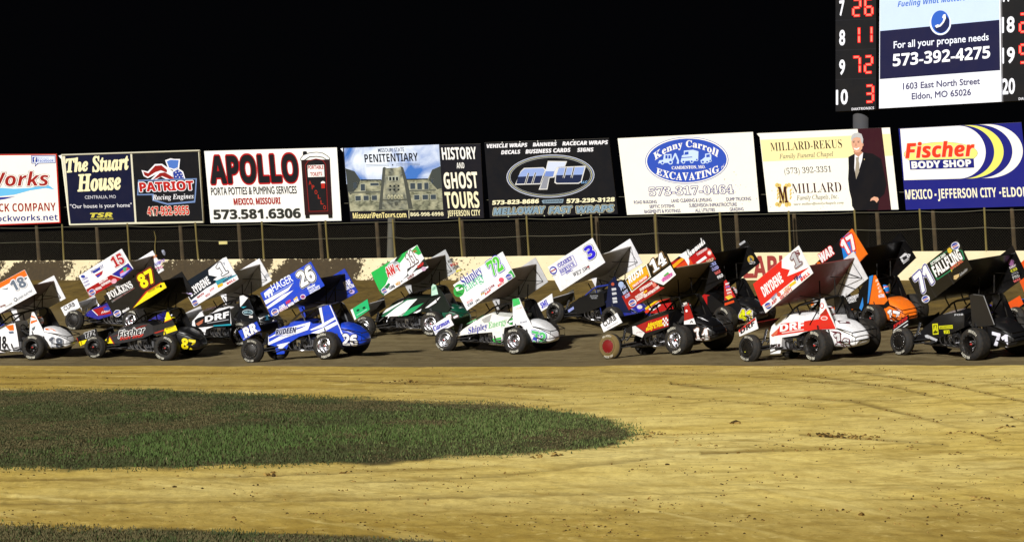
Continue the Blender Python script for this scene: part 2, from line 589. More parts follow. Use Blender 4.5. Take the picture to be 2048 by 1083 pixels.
def blades():
    """the grass oval and the strip by the photographer"""
    def sample(n, poly_px, dens):
        pts = []
        while sum(len(a) for a in pts) < n:
            y = RNG.uniform(dens[0], dens[1], 60000)
            x = RNG.uniform(-17, 3.5, 60000)
            z = ground(x, y)
            px, py = 1024 + FPX * x / y, HY - FPX * (z - ZC) / y
            ok = (grass_mask(px + RNG.normal(0, 16, len(x)), py + RNG.normal(0, 3.4, len(x))) > .5) & (px > -260) & (py > poly_px[0]) & (py < poly_px[1])
            pts.append(np.stack([x, y, z], -1)[ok])
        return np.concatenate(pts)[:n]
    A = sample(120000, (760, 960), (33, 60))
    B = sample(26000, (1040, 1140), (22.5, 27.5))
    P = np.concatenate([A, B])
    n = len(P)
    gpx, gpy = 1024 + FPX * P[:, 0] / P[:, 1], HY - FPX * (P[:, 2] - ZC) / P[:, 1]
    lush = np.exp(-((gpy - (893 - (gpx - 300) * .055)) / 30) ** 2) * np.clip((gpx + 60) / 420, .1, 1) * np.clip((1500 - gpx) / 600, 0, 1)
    pat = .5 * fbm(P[:, 0] * .5, P[:, 1] * .3, 4, 40) + .12 + .32 * lush
    dead = -.05 + fbm(P[:, 0] * .8 + 9, P[:, 1] * .35, 3, 50) + .14 * np.clip((835 - gpy) / 40, 0, 1) - .10 * lush + .05
    hgt = (.02 + .035 * RNG.random(n)) * (.45 + 1.1 * pat) * np.where(dead > .56, .6, 1)
    hgt[RNG.random(n) < .02] *= 1.8
    ang = RNG.uniform(0, 2 * math.pi, n)
    wid = .006 + .008 * RNG.random(n)
    lean = RNG.normal(0, .35, (n, 2)) * hgt[:, None]
    dx, dy = np.cos(ang) * wid, np.sin(ang) * wid
    v = np.empty((n, 3, 3))
    v[:, 0] = P + np.stack([dx, dy, 0 * dx - .004], -1)
    v[:, 1] = P - np.stack([dx, dy, 0 * dx + .004], -1)
    v[:, 2] = P + np.stack([lean[:, 0], lean[:, 1], hgt], -1)
    me = bpy.data.meshes.new('grass')
    me.vertices.add(3 * n)
    me.vertices.foreach_set('co', v.ravel())
    me.loops.add(3 * n)
    me.loops.foreach_set('vertex_index', np.arange(3 * n))
    me.polygons.add(n)
    me.polygons.foreach_set('loop_start', np.arange(0, 3 * n, 3))
    mi = np.where(RNG.random(n) < np.clip((pat - .42) * 5, .05, .75), 1, 0)
    mi = np.where(RNG.random(n) < np.clip((dead - .5) * 6, .04, .8), 2, mi)
    mi = np.where((mi < 2) & (RNG.random(n) < np.clip((gpx - 650) / 800, 0, .5)), 4, mi)  # paler blades to the right carry the floodlight gradient in their colour
    mi = np.where(RNG.random(n) < .002, 3, mi)
    me.polygons.foreach_set('material_index', mi)
    for c in ((.052, .062, .021), (.070, .112, .027), (.100, .084, .036), (.3, .27, .13), (.115, .15, .045)):
        m, nt, b = nodes_of('grass_blade')
        b.inputs['Roughness'].default_value = .8
        b.inputs['Specular IOR Level'].default_value = .2
        b.inputs['Base Color'].default_value = (*c, 1)
        me.materials.append(m)
    me.update()
    tag(link('grass', me), 'short dark green infield grass with brown dead patches', 'grass', kind='stuff')
blades()

def clods():
    mb = MB()
    ms = [mat('#6a5226', .95, 0, .3, 0, 0, 9., 0, .1), mat('#9a8046', .95, 0, .3, 0, 0, 9., 0, .1), mat('#40331a', .95, 0, .3, 0, 0, 9., 0, .1)]
    def rock(p, r):
        n = 5
        vs_ = [(p.x + r * RNG.uniform(-.3, .3), p.y, p.z + r * RNG.uniform(.5, .9))]
        for k in range(n):
            t = 2 * math.pi * k / n + RNG.uniform(-.3, .3)
            q = r * RNG.uniform(.7, 1.3)
            vs_.append((p.x + q * math.cos(t), p.y + q * math.sin(t), p.z + r * RNG.uniform(0, .35)))
        for k in range(n):
            vs_.append((vs_[1 + k][0], vs_[1 + k][1], p.z - .03))
        fs = [(0, 1 + k, 1 + (k + 1) % n) for k in range(n)] + [(1 + k, 6 + k, 6 + (k + 1) % n, 1 + (k + 1) % n) for k in range(n)]
        mb.add(vs_, fs, ms[int(RNG.integers(3))])
    n = 9000
    px, py = RNG.uniform(-40, 2090, n), 733 + 340 * RNG.random(n) ** 1.3
    cl = fbm(px * .006, py * .05, 3, 70)
    for a, c, w in zip(px, py, cl):
        if RNG.random() > (w - .35) * 3 or grass_mask(np.array([a]), np.array([c]))[0] > .5:
            continue
        g = px_ground(a, c)
        rock(g, RNG.uniform(.005, .015) * (2.0 if RNG.random() < .03 else 1))
    for i in range(900):                       # thrown up along the ruts
        w, amp, pts = random.choice(RUTS[:7] + RUTS[12:15])
        a = random.uniform(max(pts[0][0], -20), min(pts[-1][0], 2070))
        c = float(np.interp(a, *zip(*pts))) + random.gauss(1, 1.5)
        if c > 734 and grass_mask(np.array([a]), np.array([c]))[0] < .5 and vnoise(np.array([a * .012]), np.array([c * .3]), 3)[0] > .45:
            rock(px_ground(a, c), random.uniform(.006, .022))
    for a, c, w, n_ in ((1660, 869, 30, 26), (1700, 874, 25, 22), (1710, 872, 60, 30), (1545, 892, 40, 16), (1920, 866, 50, 16), (2010, 853, 25, 14), (1860, 765, 22, 12), (820, 762, 12, 12), (790, 763, 30, 14), (1960, 998, 25, 10),
                         (1290, 874, 18, 14), (1310, 866, 14, 10), (1840, 895, 30, 8), (690, 945, 18, 8), (1080, 912, 16, 8), (1115, 908, 10, 8), (540, 947, 16, 8), (1420, 890, 20, 8)):
        for i in range(n_):
            rock(px_ground(a + random.gauss(0, w * .5), c + random.gauss(0, 2.2)), random.uniform(.01, .034))
    tag(mb.build('dirt_clods'), 'loose crumbs of dark dirt scattered over the yellow infield', 'dirt clods', kind='stuff')
    mb = MB()
    rock(px_ground(1470, 846), .085)
    rock(px_ground(1475, 846.5), .06)
    rock(px_ground(1463, 846.5), .04)
    tag(mb.build('dirt_lump'), 'largest lump of dirt lying alone on the pale infield', 'dirt lump')
clods()
# ------------------------------------------------------------------ wall, catch fence and billboards
H3 = Vector((HV[0], HV[1], 0))
N3 = Vector((NF[0], NF[1], 0))
PL3 = Vector((PL[0], PL[1], 0))
def wall_pt(p, off=0.):
    d = float(wall_depth(np.array([p]))[0])
    return Vector(((p - 1024) / FPX * d, d, 0)) + N3 * off
def wall_top(p):
    d = float(wall_depth(np.array([p]))[0])
    return ZC + (HY - np.interp(p, [-900, 0, 735, 1500, 1800, 2048, 2900], [526, 521, 516, 505, 502.5, 501, 496])) / FPX * d

def wall_material():
    m, nt, b = nodes_of('mud_spattered_concrete')
    N, L = nt.nodes, nt.links
    b.inputs['Roughness'].default_value = .8
    geo = N.new('ShaderNodeNewGeometry')
    def noise(s, d=6, r=.65):
        n = N.new('ShaderNodeTexNoise')
        n.inputs['Scale'].default_value = s
        n.inputs['Detail'].default_value = d
        n.inputs['Roughness'].default_value = r
        L.new(geo.outputs['Position'], n.inputs['Vector'])
        return n.outputs['Fac']
    at = N.new('ShaderNodeAttribute')
    at.attribute_name = 'mud'
    def math2(op, a, b_):
        x = N.new('ShaderNodeMath')
        x.operation = op
        for s, k in ((a, 0), (b_, 1)):
            if isinstance(s, float):
                x.inputs[k].default_value = s
            else:
                L.new(s, x.inputs[k])
        return x.outputs[0]
    mixn = math2('ADD', math2('MULTIPLY', noise(1.6, 8, .75), .45), math2('MULTIPLY', noise(10., 4, .7), .55))
    ad = N.new('ShaderNodeMath')
    ad.operation = 'ADD'
    L.new(mixn, ad.inputs[0])
    L.new(at.outputs['Fac'], ad.inputs[1])
    rp = N.new('ShaderNodeMapRange')
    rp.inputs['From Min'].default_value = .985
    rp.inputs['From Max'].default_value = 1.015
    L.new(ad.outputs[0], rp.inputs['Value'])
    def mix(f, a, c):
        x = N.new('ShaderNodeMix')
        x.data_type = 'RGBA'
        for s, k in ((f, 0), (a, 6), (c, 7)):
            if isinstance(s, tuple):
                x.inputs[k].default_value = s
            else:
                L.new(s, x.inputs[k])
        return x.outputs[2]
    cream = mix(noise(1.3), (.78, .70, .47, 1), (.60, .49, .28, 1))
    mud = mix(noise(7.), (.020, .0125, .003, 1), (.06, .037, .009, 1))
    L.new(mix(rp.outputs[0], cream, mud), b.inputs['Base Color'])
    bp = N.new('ShaderNodeBump')
    bp.inputs['Distance'].default_value = .03
    bp.inputs['Strength'].default_value = .7
    L.new(ad.outputs[0], bp.inputs['Height'])
    L.new(bp.outputs[0], b.inputs['Normal'])
    return m

def build_wall():
    ps = np.linspace(-700, 2750, 500)
    rows = np.linspace(0, 1, 12)
    vs_, mud = [], []
    for t in rows:
        for p in ps:
            q = wall_pt(p)
            zb = gz(q.x, q.y) - .25
            zt = wall_top(p)
            vs_.append((q.x, q.y, zb + (zt - zb) * t))
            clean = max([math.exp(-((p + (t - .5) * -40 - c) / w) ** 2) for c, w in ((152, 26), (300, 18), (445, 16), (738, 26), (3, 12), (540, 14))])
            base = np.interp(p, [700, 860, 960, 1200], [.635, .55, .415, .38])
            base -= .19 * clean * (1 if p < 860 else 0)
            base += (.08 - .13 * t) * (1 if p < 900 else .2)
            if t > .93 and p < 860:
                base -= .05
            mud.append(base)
    n = len(ps)
    fs = [(r * n + i, r * n + i + 1, (r + 1) * n + i + 1, (r + 1) * n + i) for r in range(11) for i in range(n - 1)]
    o = len(vs_)
    for p in ps:
        q = wall_pt(p, -.3)
        vs_.append((q.x, q.y, wall_top(p)))
        mud.append(.2)
    for p in ps:
        q = wall_pt(p, -.3)
        vs_.append((q.x, q.y, wall_top(p) - 2))
        mud.append(.2)
    fs += [(11 * n + i, 11 * n + i + 1, o + i + 1, o + i) for i in range(n - 1)] + [(o + i, o + i + 1, o + n + i + 1, o + n + i) for i in range(n - 1)]
    mb = MB()
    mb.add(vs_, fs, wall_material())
    def fn(px, py, off):
        return on_plane(px, py, PL3, N3) + N3 * (off + .004)
    red = mat('#8a1712', .7, 0, .35, 0, 0, 6.)
    cv = Cv(mb, fn, (0, 0, 1))
    cv.up = (-.03, -1)
    cv.text('ZARK', 1487, 555, 1582, 553, 43, red, 1, 'b', .02)
    cv.text('SP', 1641, 551, 1742, 549, 42, red, 1, 'b', .02)
    w = mb.build('concrete_wall')
    a = w.data.attributes.new('mud', 'FLOAT', 'POINT')
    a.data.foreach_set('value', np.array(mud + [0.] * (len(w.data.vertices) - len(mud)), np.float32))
    tag(w, 'long cream retaining wall with red letters, caked in mud on the left', 'wall')
build_wall()

LEAN = math.radians(13)
UF = Vector((0, 0, math.cos(LEAN))) + N3 * math.sin(LEAN)     # the fence leans in over the track
NB = N3 * math.cos(LEAN) - Vector((0, 0, math.sin(LEAN)))     # its face
F0 = wall_pt(1024, -.15)
F0.z = wall_top(1024)
def fence_pt(px, py, off=0.):
    return on_plane(px, py, F0 + NB * off, NB)
WT = lambda p: float(np.interp(p, [-900, 0, 735, 1500, 1800, 2048, 2900], [526, 521, 516, 505, 502.5, 501, 496]))
BB = lambda p: float(np.interp(p, [-400, 0, 680, 1230, 1800, 2050, 2600], [464, 453, 443.5, 430.5, 421, 416, 405]))

def build_fence():
    root = empty('catch_fence', Matrix.Translation(F0))
    tag(root, 'leaning chain link catch fence on pale poles below the billboards', 'fence')
    inv = Matrix.Translation(-F0)
    steel = mat('#6d6a58', .5, .6, .2)
    pole = mat('#6a6037', .8, .1, .5, 0, 0, 9., 0, .2)
    mesh = mat('#453f31', .7, .3, .2)
    # wire mesh
    mb = MB()
    r = .0024
    L0, L1 = fence_pt(-420, WT(-420)), fence_pt(2480, WT(2480))
    T0, T1 = fence_pt(-420, BB(-420) + 8), fence_pt(2480, BB(2480) + 8)
    n = 640
    for k in range(n):
        for sgn in (1, -1):
            a = k / n
            da = sgn * (T0 - L0).length / (L1 - L0).length * 1.0
            b = a + da
            t = 1.
            if b < 0 or b > 1:
                t = (a / -da) if b < 0 else ((1 - a) / da)
                b = min(max(b, 0), 1)
            p = L0.lerp(L1, a)
            q = p.lerp(T0.lerp(T1, a + da), t)
            d = (q - p).normalized()
            s1, s2 = d.cross(NB) * r, NB * r
            vs_ = [p + s1, p - s1 * .5 + s2, p - s1 * .5 - s2, q + s1, q - s1 * .5 + s2, q - s1 * .5 - s2]
            mb.add([inv @ v for v in vs_], [(0, 1, 4, 3), (1, 2, 5, 4), (2, 0, 3, 5)], mesh)
    mb.build('wire_mesh', root)
    YP = [-8, 124, 256, 393, 524, 653, 787, 921, 1054, 1183, 1310, 1442, 1577, 1711, 1841, 1969, 2098]
    for i, p in enumerate(YP):
        mb = MB()
        b, t = fence_pt(p + 4, WT(p) + 3, .03), fence_pt(p - 1, BB(p) - 3, .03)
        j = Vector((random.uniform(-.03, .03), 0, 0))
        mb.tube([inv @ b, inv @ (b.lerp(t, .5) + j * .6), inv @ (t + j)], [.038, .036, .032], pole)
        mb.build('post', root)
    def cable(f, name, off, sag, r_=.009):
        pts = []
        for i, p in enumerate(YP[:-1]):
            for k in range(6):
                u = k / 6
                q = p + (YP[i + 1] - p) * u
                pts.append(inv @ fence_pt(q, f(q) + sag[i % len(sag)] * 4 * u * (1 - u), off))
        mb = MB()
        mb.tube(pts, r_, steel, 5)
        mb.build(name, root)
    cable(lambda p: BB(p) + 2.5, 'cable', .05, (1.5, .5, 2.5, 1, 3, 0))
    cable(lambda p: BB(p) + (33 if p < 800 else 37), 'cable', .05, (-1, 2, 1.5, 2.5, 1, .5))
    cable(lambda p: BB(p) - 37, 'cable', -.55, (0, .3), .009)
    # bits caught in the mesh
    mb = MB()
    pl = [fence_pt(x, y, .06) for x, y in ((437.5, 482.5), (454, 482), (454.5, 488), (438, 488.5))]
    pl += [q - NB * .02 for q in pl]
    mb.add(pl, [(0, 1, 2, 3), (7, 6, 5, 4), (0, 4, 5, 1), (2, 6, 7, 3), (1, 5, 6, 2), (0, 3, 7, 4)], mat('#c9bd7a', .7))
    tag(mb.build('tag_plate'), 'small pale yellow plate hung on the fence cable', 'plate')
    mb = MB()
    pts = [fence_pt(x, y, .05 + .04 * (i % 2)) for i, (x, y) in enumerate(((323, 500), (328, 499), (331, 505), (330, 511), (326, 509), (324, 505)))]
    mb.add(pts + [fence_pt(327, 505, .12)], [(i, (i + 1) % 6, 6) for i in range(6)], mat('#8f93a5', .6))
    tag(mb.build('plastic_scrap'), 'grey scrap of plastic caught low in the fence mesh', 'litter')
    mb = MB()
    mb.tube([fence_pt(x, y, .06) for x, y in ((311, 515), (310, 490), (311.5, 475), (308, 462))], [.03, .026, .022, .012], pole, 6)
    tag(mb.build('dead_branch'), 'thin crooked dead branch standing against the fence', 'branch')
    mb = MB()
    a, b = fence_pt(782, WT(782) + 4, -.12), fence_pt(783, BB(783) - 6, -.12)
    mb.tube([a, b], [.15, .13], mat('#4d4d45', .85, 0, .3, 0, 0, 5., .5), 12)
    tag(mb.build('wood_pole'), 'thick grey wooden pole behind the fence, wider than its posts', 'pole')
build_fence()

def board(name_label, corners, crop, base, draw, posts=(), trim=None, flap=None):
    """one billboard: printed panel, optional trim, timber posts behind"""
    x0, y0, k = crop
    c = [(x0 + x / k, y0 + y / k) for x, y in corners]
    OFF = -.30
    fn = lambda px, py, off: fence_pt(px, py, OFF + off)
    q = [fn(x, y, 0) for x, y in c]
    org = (q[2] + q[3]) / 2
    root = empty('billboard', Matrix.Translation(org))
    tag(root, name_label, 'billboard', 'billboards along the catch fence')
    inv = Matrix.Translation(-org)
    mb = MB()
    v = [inv @ p for p in q] + [inv @ (p - NB * .05) for p in q]
    mb.add(v, [(3, 2, 1, 0)], vinyl(base))
    mb.add(v, [(4, 5, 6, 7), (0, 1, 5, 4), (2, 3, 7, 6), (1, 2, 6, 5), (3, 0, 4, 7)], mat('#5a564c', .7))
    cv = Cv(mb, lambda px, py, off: inv @ fn(px, py, off), crop, corners)
    draw(cv)
    if flap:            # a corner of the banner has come loose
        x, y = corners[0]
        cv.poly([(x - 26, y + 6), (x + 2, y - 2), (x + 4, y + 42)], base if flap == 1 else flap, 2)
    mb.build('panel', root)
    if trim:
        mt = MB()
        for i in range(4):
            a, b = q[i], q[(i + 1) % 4]
            mt.tube([inv @ a, inv @ b], .035, vinyl(trim), 6)
        mt.build('trim', root)
    tim = mat('#3a2f1c', .9, 0, .5, 0, 0, 6., .4)
    for p in posts:
        mp = MB()
        a, b = fence_pt(p + 3.5, WT(p) + 6, -.45), fence_pt(p - 6, BB(p) - 60, -.45)
        mp.tube([inv @ a, inv @ b], [.07, .065], tim, 8)
        mp.build('support_post', root)
    return root
WHT, CRM, NAVY, BLK, RED = '#efeee8', '#f1ebcf', '#0d1230', '#0b0c10', '#8e1414'

def d_dock(c):
    c.poly([(-640, 122), (473, 115), (505, 690), (-607, 735)], '#b32018', 1)
    c.poly([(-630, 135), (463, 124), (494, 681), (-600, 722)], '#f4f0e4', 2)
    c.poly([(258, 128), (461, 128), (463, 193), (320, 197), (288, 226), (294, 197), (262, 197)], '#2a3a86', 3)
    c.poly([(264, 134), (456, 134), (457, 188), (314, 191), (297, 209), (300, 191), (267, 191)], '#d9e2f3', 4)
    c.poly([(270, 142), (310, 142), (311, 184), (271, 184)], '#23398f', 5)
    c.text('f', 282, 184, 305, 184, 38, WHT, 6, 'b')
    c.text('Find us on', 318, 157, 405, 156, 14, '#7f90c4', 5)
    c.text('Facebook', 316, 183, 448, 182, 25, '#5b6fb5', 5, 'b')
    c.text('Dock Works', -600, 392, 408, 378, 120, '#97211b', 4, 'bi', .0, [('#f7f4ee', .02), ('#8a8a8a', .04)])
    up = [(-600, 415), (-200, 400), (0, 397), (120, 405), (250, 398), (400, 372), (455, 412), (380, 400), (250, 420), (120, 455), (0, 468), (-300, 470)]
    c.poly(up, '#67b7e3', 3)
    c.poly([(-300, 480), (0, 476), (130, 470), (40, 492), (0, 498), (-300, 505)], '#28348c', 3)
    c.text('BOAT DOCK COMPANY', -330, 603, 466, 588, 68, '#8f1a14', 3, 'b')
    c.text('www.dockworks.net', -290, 683, 482, 666, 52, '#232f7d', 3, 'b')

def d_tsr(c):
    c.poly([(541, 124), (1084, 107), (1122, 683), (583, 697)], NAVY, 1)
    c.poly([(1100, 107), (1650, 92), (1688, 675), (1138, 683)], '#101116', 1)
    iv = '#efe8b8'
    c.text('The', 555, 268, 740, 252, 118, iv, 2, 'sbi', .03)
    c.text('Stuart', 768, 262, 1082, 240, 128, iv, 2, 'sbi', .03)
    c.text('House', 645, 425, 1015, 405, 140, iv, 2, 'sbi', .03)
    c.text('CENTRALIA, MO', 708, 490, 966, 484, 27, '#cfd0d8', 2)
    c.text('"Our house is your home"', 586, 568, 1100, 556, 34, '#e8e8ee', 2)
    c.text('TSR', 752, 644, 940, 638, 38, '#c8bd4a', 2, 'bi', .03)
    c.text('CONSTRUCTION', 755, 664, 942, 660, 13, '#c8bd4a', 2, 'b')
    # patriot mark: flowing mane, helmet, name
    W2 = '#e9e9ee'
    c.poly([(1178, 250), (1230, 262), (1290, 200), (1350, 198), (1400, 232), (1440, 262), (1460, 300), (1440, 332), (1380, 325), (1340, 305), (1290, 335), (1245, 338), (1300, 285), (1230, 318), (1196, 300)], W2, 2)
    c.poly([(1192, 262), (1235, 276), (1292, 214), (1345, 210), (1392, 250), (1388, 272), (1340, 252), (1292, 268), (1232, 306), (1204, 294)], '#8d1c18', 3)
    c.poly([(1268, 334), (1330, 275), (1372, 268), (1420, 296), (1455, 320), (1420, 328), (1350, 300)], '#8d1c18', 3)
    c.poly([(1375, 168), (1420, 152), (1450, 158), (1500, 158), (1492, 235), (1450, 252), (1400, 238)], W2, 2)
    c.poly([(1388, 178), (1420, 164), (1488, 168), (1480, 228), (1448, 240), (1408, 228)], '#4c74c0', 3)
    c.poly([(1430, 262), (1480, 232), (1525, 262), (1545, 328), (1440, 330)], W2, 2)
    c.poly([(1440, 268), (1480, 244), (1516, 270), (1533, 322), (1450, 324)], '#2d3f94', 3)
    for x, y in ((1465, 270), (1490, 262), (1480, 290), (1508, 285), (1465, 305), (1495, 310), (1520, 305)):
        c.ell(x, y, 5, 5, W2, 4, 0, 8)
    c.poly([(1150, 332), (1640, 318), (1632, 452), (1625, 520), (1395, 540), (1270, 505), (1265, 458), (1142, 460)], '#6d86b4', 4)
    c.poly([(1160, 342), (1628, 328), (1622, 440), (1615, 505), (1395, 526), (1284, 495), (1280, 446), (1152, 450)], '#15161c', 5)
    c.text('PATRIOT', 1164, 428, 1616, 412, 76, '#b02019', 6, 'b', .03, [(W2, .04)])
    c.text('Racing Engines', 1272, 498, 1615, 486, 42, W2, 6, 'sbi')
    c.text('417-932-5055', 1230, 628, 1578, 618, 72, '#c02218', 3, 'b', .01, [('#e8d9c8', .03)])
    c.line(1092, 106, 1130, 686, 12, '#d8d4bc', 2)

def d_apollo(c):
    c.text('APOLLO', 122, 548, 1130, 522, 314, '#17161a', 2, 'b', .03, [('#b3151c', .025)])
    c.text('PORTA POTTIES & PUMPING SERVICES', 128, 684, 1105, 664, 86, '#1a1a1c', 2, '', .02)
    c.text('MEXICO, MISSOURI', 385, 795, 920, 782, 76, '#9b1a17', 2, 'b', .04)
    c.text('573.581.6306', 155, 958, 1155, 942, 112, '#2e302b', 2, 'b', .04)
    c.poly([(1152, 285), (1480, 278), (1512, 905), (1195, 912)], '#2a1214', 2)
    c.poly([(1200, 908), (1250, 907), (1252, 948), (1204, 950)], '#1c1c18', 2)
    c.poly([(1460, 904), (1510, 902), (1512, 945), (1466, 947)], '#1c1c18', 2)
    c.poly([(1142, 290), (1145, 265), (1175, 225), (1250, 200), (1330, 193), (1400, 203), (1450, 232), (1480, 262), (1481, 282), (1440, 285), (1400, 258), (1330, 247), (1250, 252), (1190, 290)], '#111111', 3)
    c.poly([(1149, 285), (1152, 268), (1180, 232), (1252, 208), (1330, 200), (1396, 210), (1444, 237), (1473, 265), (1473, 277), (1442, 277), (1402, 250), (1330, 239), (1248, 244), (1186, 283)], '#f2f2ee', 4)
    c.poly([(1172, 225), (1172, 190), (1195, 182), (1218, 190), (1218, 215)], '#141418', 5)
    c.poly([(1196, 345), (1230, 290), (1320, 268), (1402, 282), (1436, 335), (1460, 868), (1240, 874)], '#7c1d1c', 3)
    c.poly([(1204, 348), (1236, 298), (1320, 277), (1396, 290), (1428, 338), (1451, 860), (1247, 866)], '#251012', 4)
    c.poly([(1212, 352), (1240, 303), (1320, 284), (1390, 296), (1420, 342), (1440, 850), (1254, 856)], '#17171a', 5)
    c.poly([(1224, 345), (1412, 338), (1419, 474), (1232, 480)], WHT, 6)
    c.text('PORTABLE', 1230, 388, 1410, 384, 40, '#a11518', 7, '', .03)
    c.text('TOILETS', 1258, 466, 1394, 461, 42, '#a11518', 7, '', .03)
    for t, x, y in zip('APOLLO', (1240, 1275, 1308, 1345, 1376, 1406), (566, 616, 672, 724, 788, 846)):
        c.text(t, x, y, x + 32, y - 1, 46, '#a52a1c', 6, '', .03)
    c.ell(1402, 545, 24, 20, WHT, 6)
    c.poly([(1380, 550), (1424, 548), (1424, 606), (1384, 608)], '#b3281c', 7)

def d_pen(c):
    sky = '#c9d8ec'
    c.poly([(45, 150), (1128, 108), (1175, 850), (118, 868)], sky, 1)
    c.poly([(45, 150), (1128, 108), (1148, 520), (75, 560)], cloud_print(), 2)
    st = stone_print()
    c.poly([(62, 380), (110, 395), (165, 412), (235, 512), (470, 512), (760, 505), (1000, 500), (1050, 395), (1145, 355), (1176, 850), (118, 868)], st, 3)
    c.poly([(62, 380), (165, 412), (232, 512), (200, 600), (120, 680), (90, 640)], '#3c413f', 4)
    c.poly([(1050, 395), (1145, 355), (1165, 600), (1110, 620), (1010, 510)], '#3f4441', 4)
    tower = [(486, 375), (505, 362), (535, 378), (660, 372), (690, 356), (718, 368), (775, 560), (830, 840), (440, 850), (470, 560)]
    c.poly(tower, stone_print('#6f736a', '#3a3d38'), 5)
    c.poly([(486, 375), (505, 362), (520, 372), (500, 560), (478, 840), (440, 850), (470, 560)], '#4a4d47', 6)
    c.poly([(690, 356), (718, 368), (775, 560), (830, 840), (780, 842), (735, 560)], '#484b45', 6)
    c.poly([(548, 470), (668, 462), (674, 518), (550, 522)], '#a7ab9b', 6)
    dk = '#1c2226'
    for x in (560, 598, 637):
        c.poly([(x, 478), (x + 24, 477), (x + 26, 516), (x + 1, 517)], dk, 7)
    for y in (570, 612):
        for x in (562, 608, 655):
            c.poly([(x, y), (x + 22, y - 1), (x + 22, y + 20), (x, y + 21)], dk, 7)
    for x in (545, 582, 620, 658, 696):
        c.ell(x + 10, 705, 13, 24, '#c9c6a4', 6)
        c.ell(x + 10, 708, 8, 18, '#6d6c58', 7)
    c.poly([(460, 735), (800, 728), (802, 740), (460, 748)], '#4a4c44', 7)
    c.poly([(620, 760), (655, 758), (660, 790), (640, 810), (622, 792)], '#4b4d45', 7)
    for x, y, w, h in ((235, 560, 48, 75), (345, 548, 95, 28), (800, 548, 55, 68), (880, 548, 52, 72), (960, 544, 48, 75), (175, 695, 60, 52), (268, 692, 58, 52), (362, 690, 58, 52), (845, 685, 58, 52), (940, 682, 62, 52), (1032, 680, 60, 52), (1040, 500, 20, 50), (150, 540, 40, 70)):
        c.poly([(x - 6, y - 6), (x + w + 6, y - 8), (x + w + 8, y + h + 4), (x - 4, y + h + 6)], '#a9ab98', 4)
        c.poly([(x, y), (x + w, y - 2), (x + w + 2, y + h - 2), (x + 2, y + h)], '#3a444c', 5)
    c.poly([(100, 648), (455, 640), (455, 655), (100, 664)], '#5a5d54', 5)
    c.poly([(790, 628), (1090, 618), (1092, 632), (792, 642)], '#5a5d54', 5)
    c.poly([(235, 505), (470, 505), (470, 518), (240, 520)], '#1f2424', 5)
    c.poly([(758, 500), (1000, 494), (1000, 507), (760, 513)], '#1f2424', 5)
    c.text('MISSOURI STATE', 435, 195, 732, 186, 44, '#3a4663', 4, '', .01)
    c.text('PENITENTIARY', 284, 312, 892, 294, 92, '#12141c', 4, 'b', .0)
    for y in (332, 348):
        c.line(296, y + 8, 560, y, 4, '#7f8ca0', 4)
        c.line(640, y - 2, 910, y - 10, 4, '#7f8ca0', 4)
    c.ell(600, 340, 9, 9, '#12141c', 4, 0, 5)
    c.text('HISTORY', 1168, 280, 1560, 270, 138, WHT, 2, 'b', .01)
    c.text('AND', 1332, 381, 1420, 378, 66, WHT, 2, 'b')
    c.text('GHOST', 1192, 610, 1578, 600, 185, '#f2edd6', 2, 'b', .01)
    c.text('TOURS', 1208, 832, 1594, 825, 186, '#efe7bf', 2, 'b', .01)
    c.text('JEFFERSON CITY', 1228, 925, 1602, 916, 66, '#ece3b2', 2, 'b')
    c.text('MissouriPenTours.com', 150, 950, 758, 938, 66, '#f0e19a', 2, 'b')
    c.line(784, 860, 788, 948, 6, '#efe7bf', 2)
    c.text('866-998-6998', 804, 924, 1182, 918, 42, '#efe7bf', 2, 'b')

def cloud_print():
    m, nt, b = nodes_of('cloud_print')
    N, L = nt.nodes, nt.links
    tc = N.new('ShaderNodeTexCoord')
    no = N.new('ShaderNodeTexNoise')
    no.inputs['Scale'].default_value = .75
    no.inputs['Detail'].default_value = 5
    no.inputs['Distortion'].default_value = .8
    L.new(tc.outputs['Object'], no.inputs['Vector'])
    rp = N.new('ShaderNodeValToRGB')
    e = rp.color_ramp.elements
    e[0].position, e[0].color = .36, lin('#3f6fbb')
    e[1].position, e[1].color = .58, lin('#dfe8f4')
    L.new(no.outputs['Fac'], rp.inputs['Fac'])
    L.new(rp.outputs['Color'], b.inputs['Base Color'])
    b.inputs['Roughness'].default_value = .6
    b.inputs['Specular IOR Level'].default_value = .15
    return m

def stone_print(a='#85876f', b_='#3f4232'):
    m, nt, b = nodes_of('stone_print')
    N, L = nt.nodes, nt.links
    br = N.new('ShaderNodeTexBrick')
    br.inputs['Color1'].default_value = lin(a)
    br.inputs['Color2'].default_value = lin(b_)
    br.inputs['Mortar'].default_value = lin('#6a6c58')
    br.inputs['Scale'].default_value = 5.5
    tc = N.new('ShaderNodeTexCoord')
    mp = N.new('ShaderNodeMapping')
    mp.inputs['Rotation'].default_value = (math.radians(90), 0, 0)
    L.new(tc.outputs['Object'], mp.inputs['Vector'])
    L.new(mp.outputs[0], br.inputs['Vector'])
    no = N.new('ShaderNodeTexNoise')
    no.inputs['Scale'].default_value = 3
    no.inputs['Detail'].default_value = 6
    L.new(tc.outputs['Object'], no.inputs['Vector'])
    mx = N.new('ShaderNodeMix')
    mx.data_type = 'RGBA'
    mx.inputs[7].default_value = lin('#c9c6a4')
    rr = N.new('ShaderNodeMapRange')
    rr.inputs['From Min'].default_value = .42
    rr.inputs['From Max'].default_value = .72
    rr.inputs['To Max'].default_value = .75
    L.new(no.outputs['Fac'], rr.inputs['Value'])
    L.new(rr.outputs[0], mx.inputs[0])
    L.new(br.outputs['Color'], mx.inputs[6])
    L.new(mx.outputs[2], b.inputs['Base Color'])
    b.inputs['Roughness'].default_value = .6
    return m

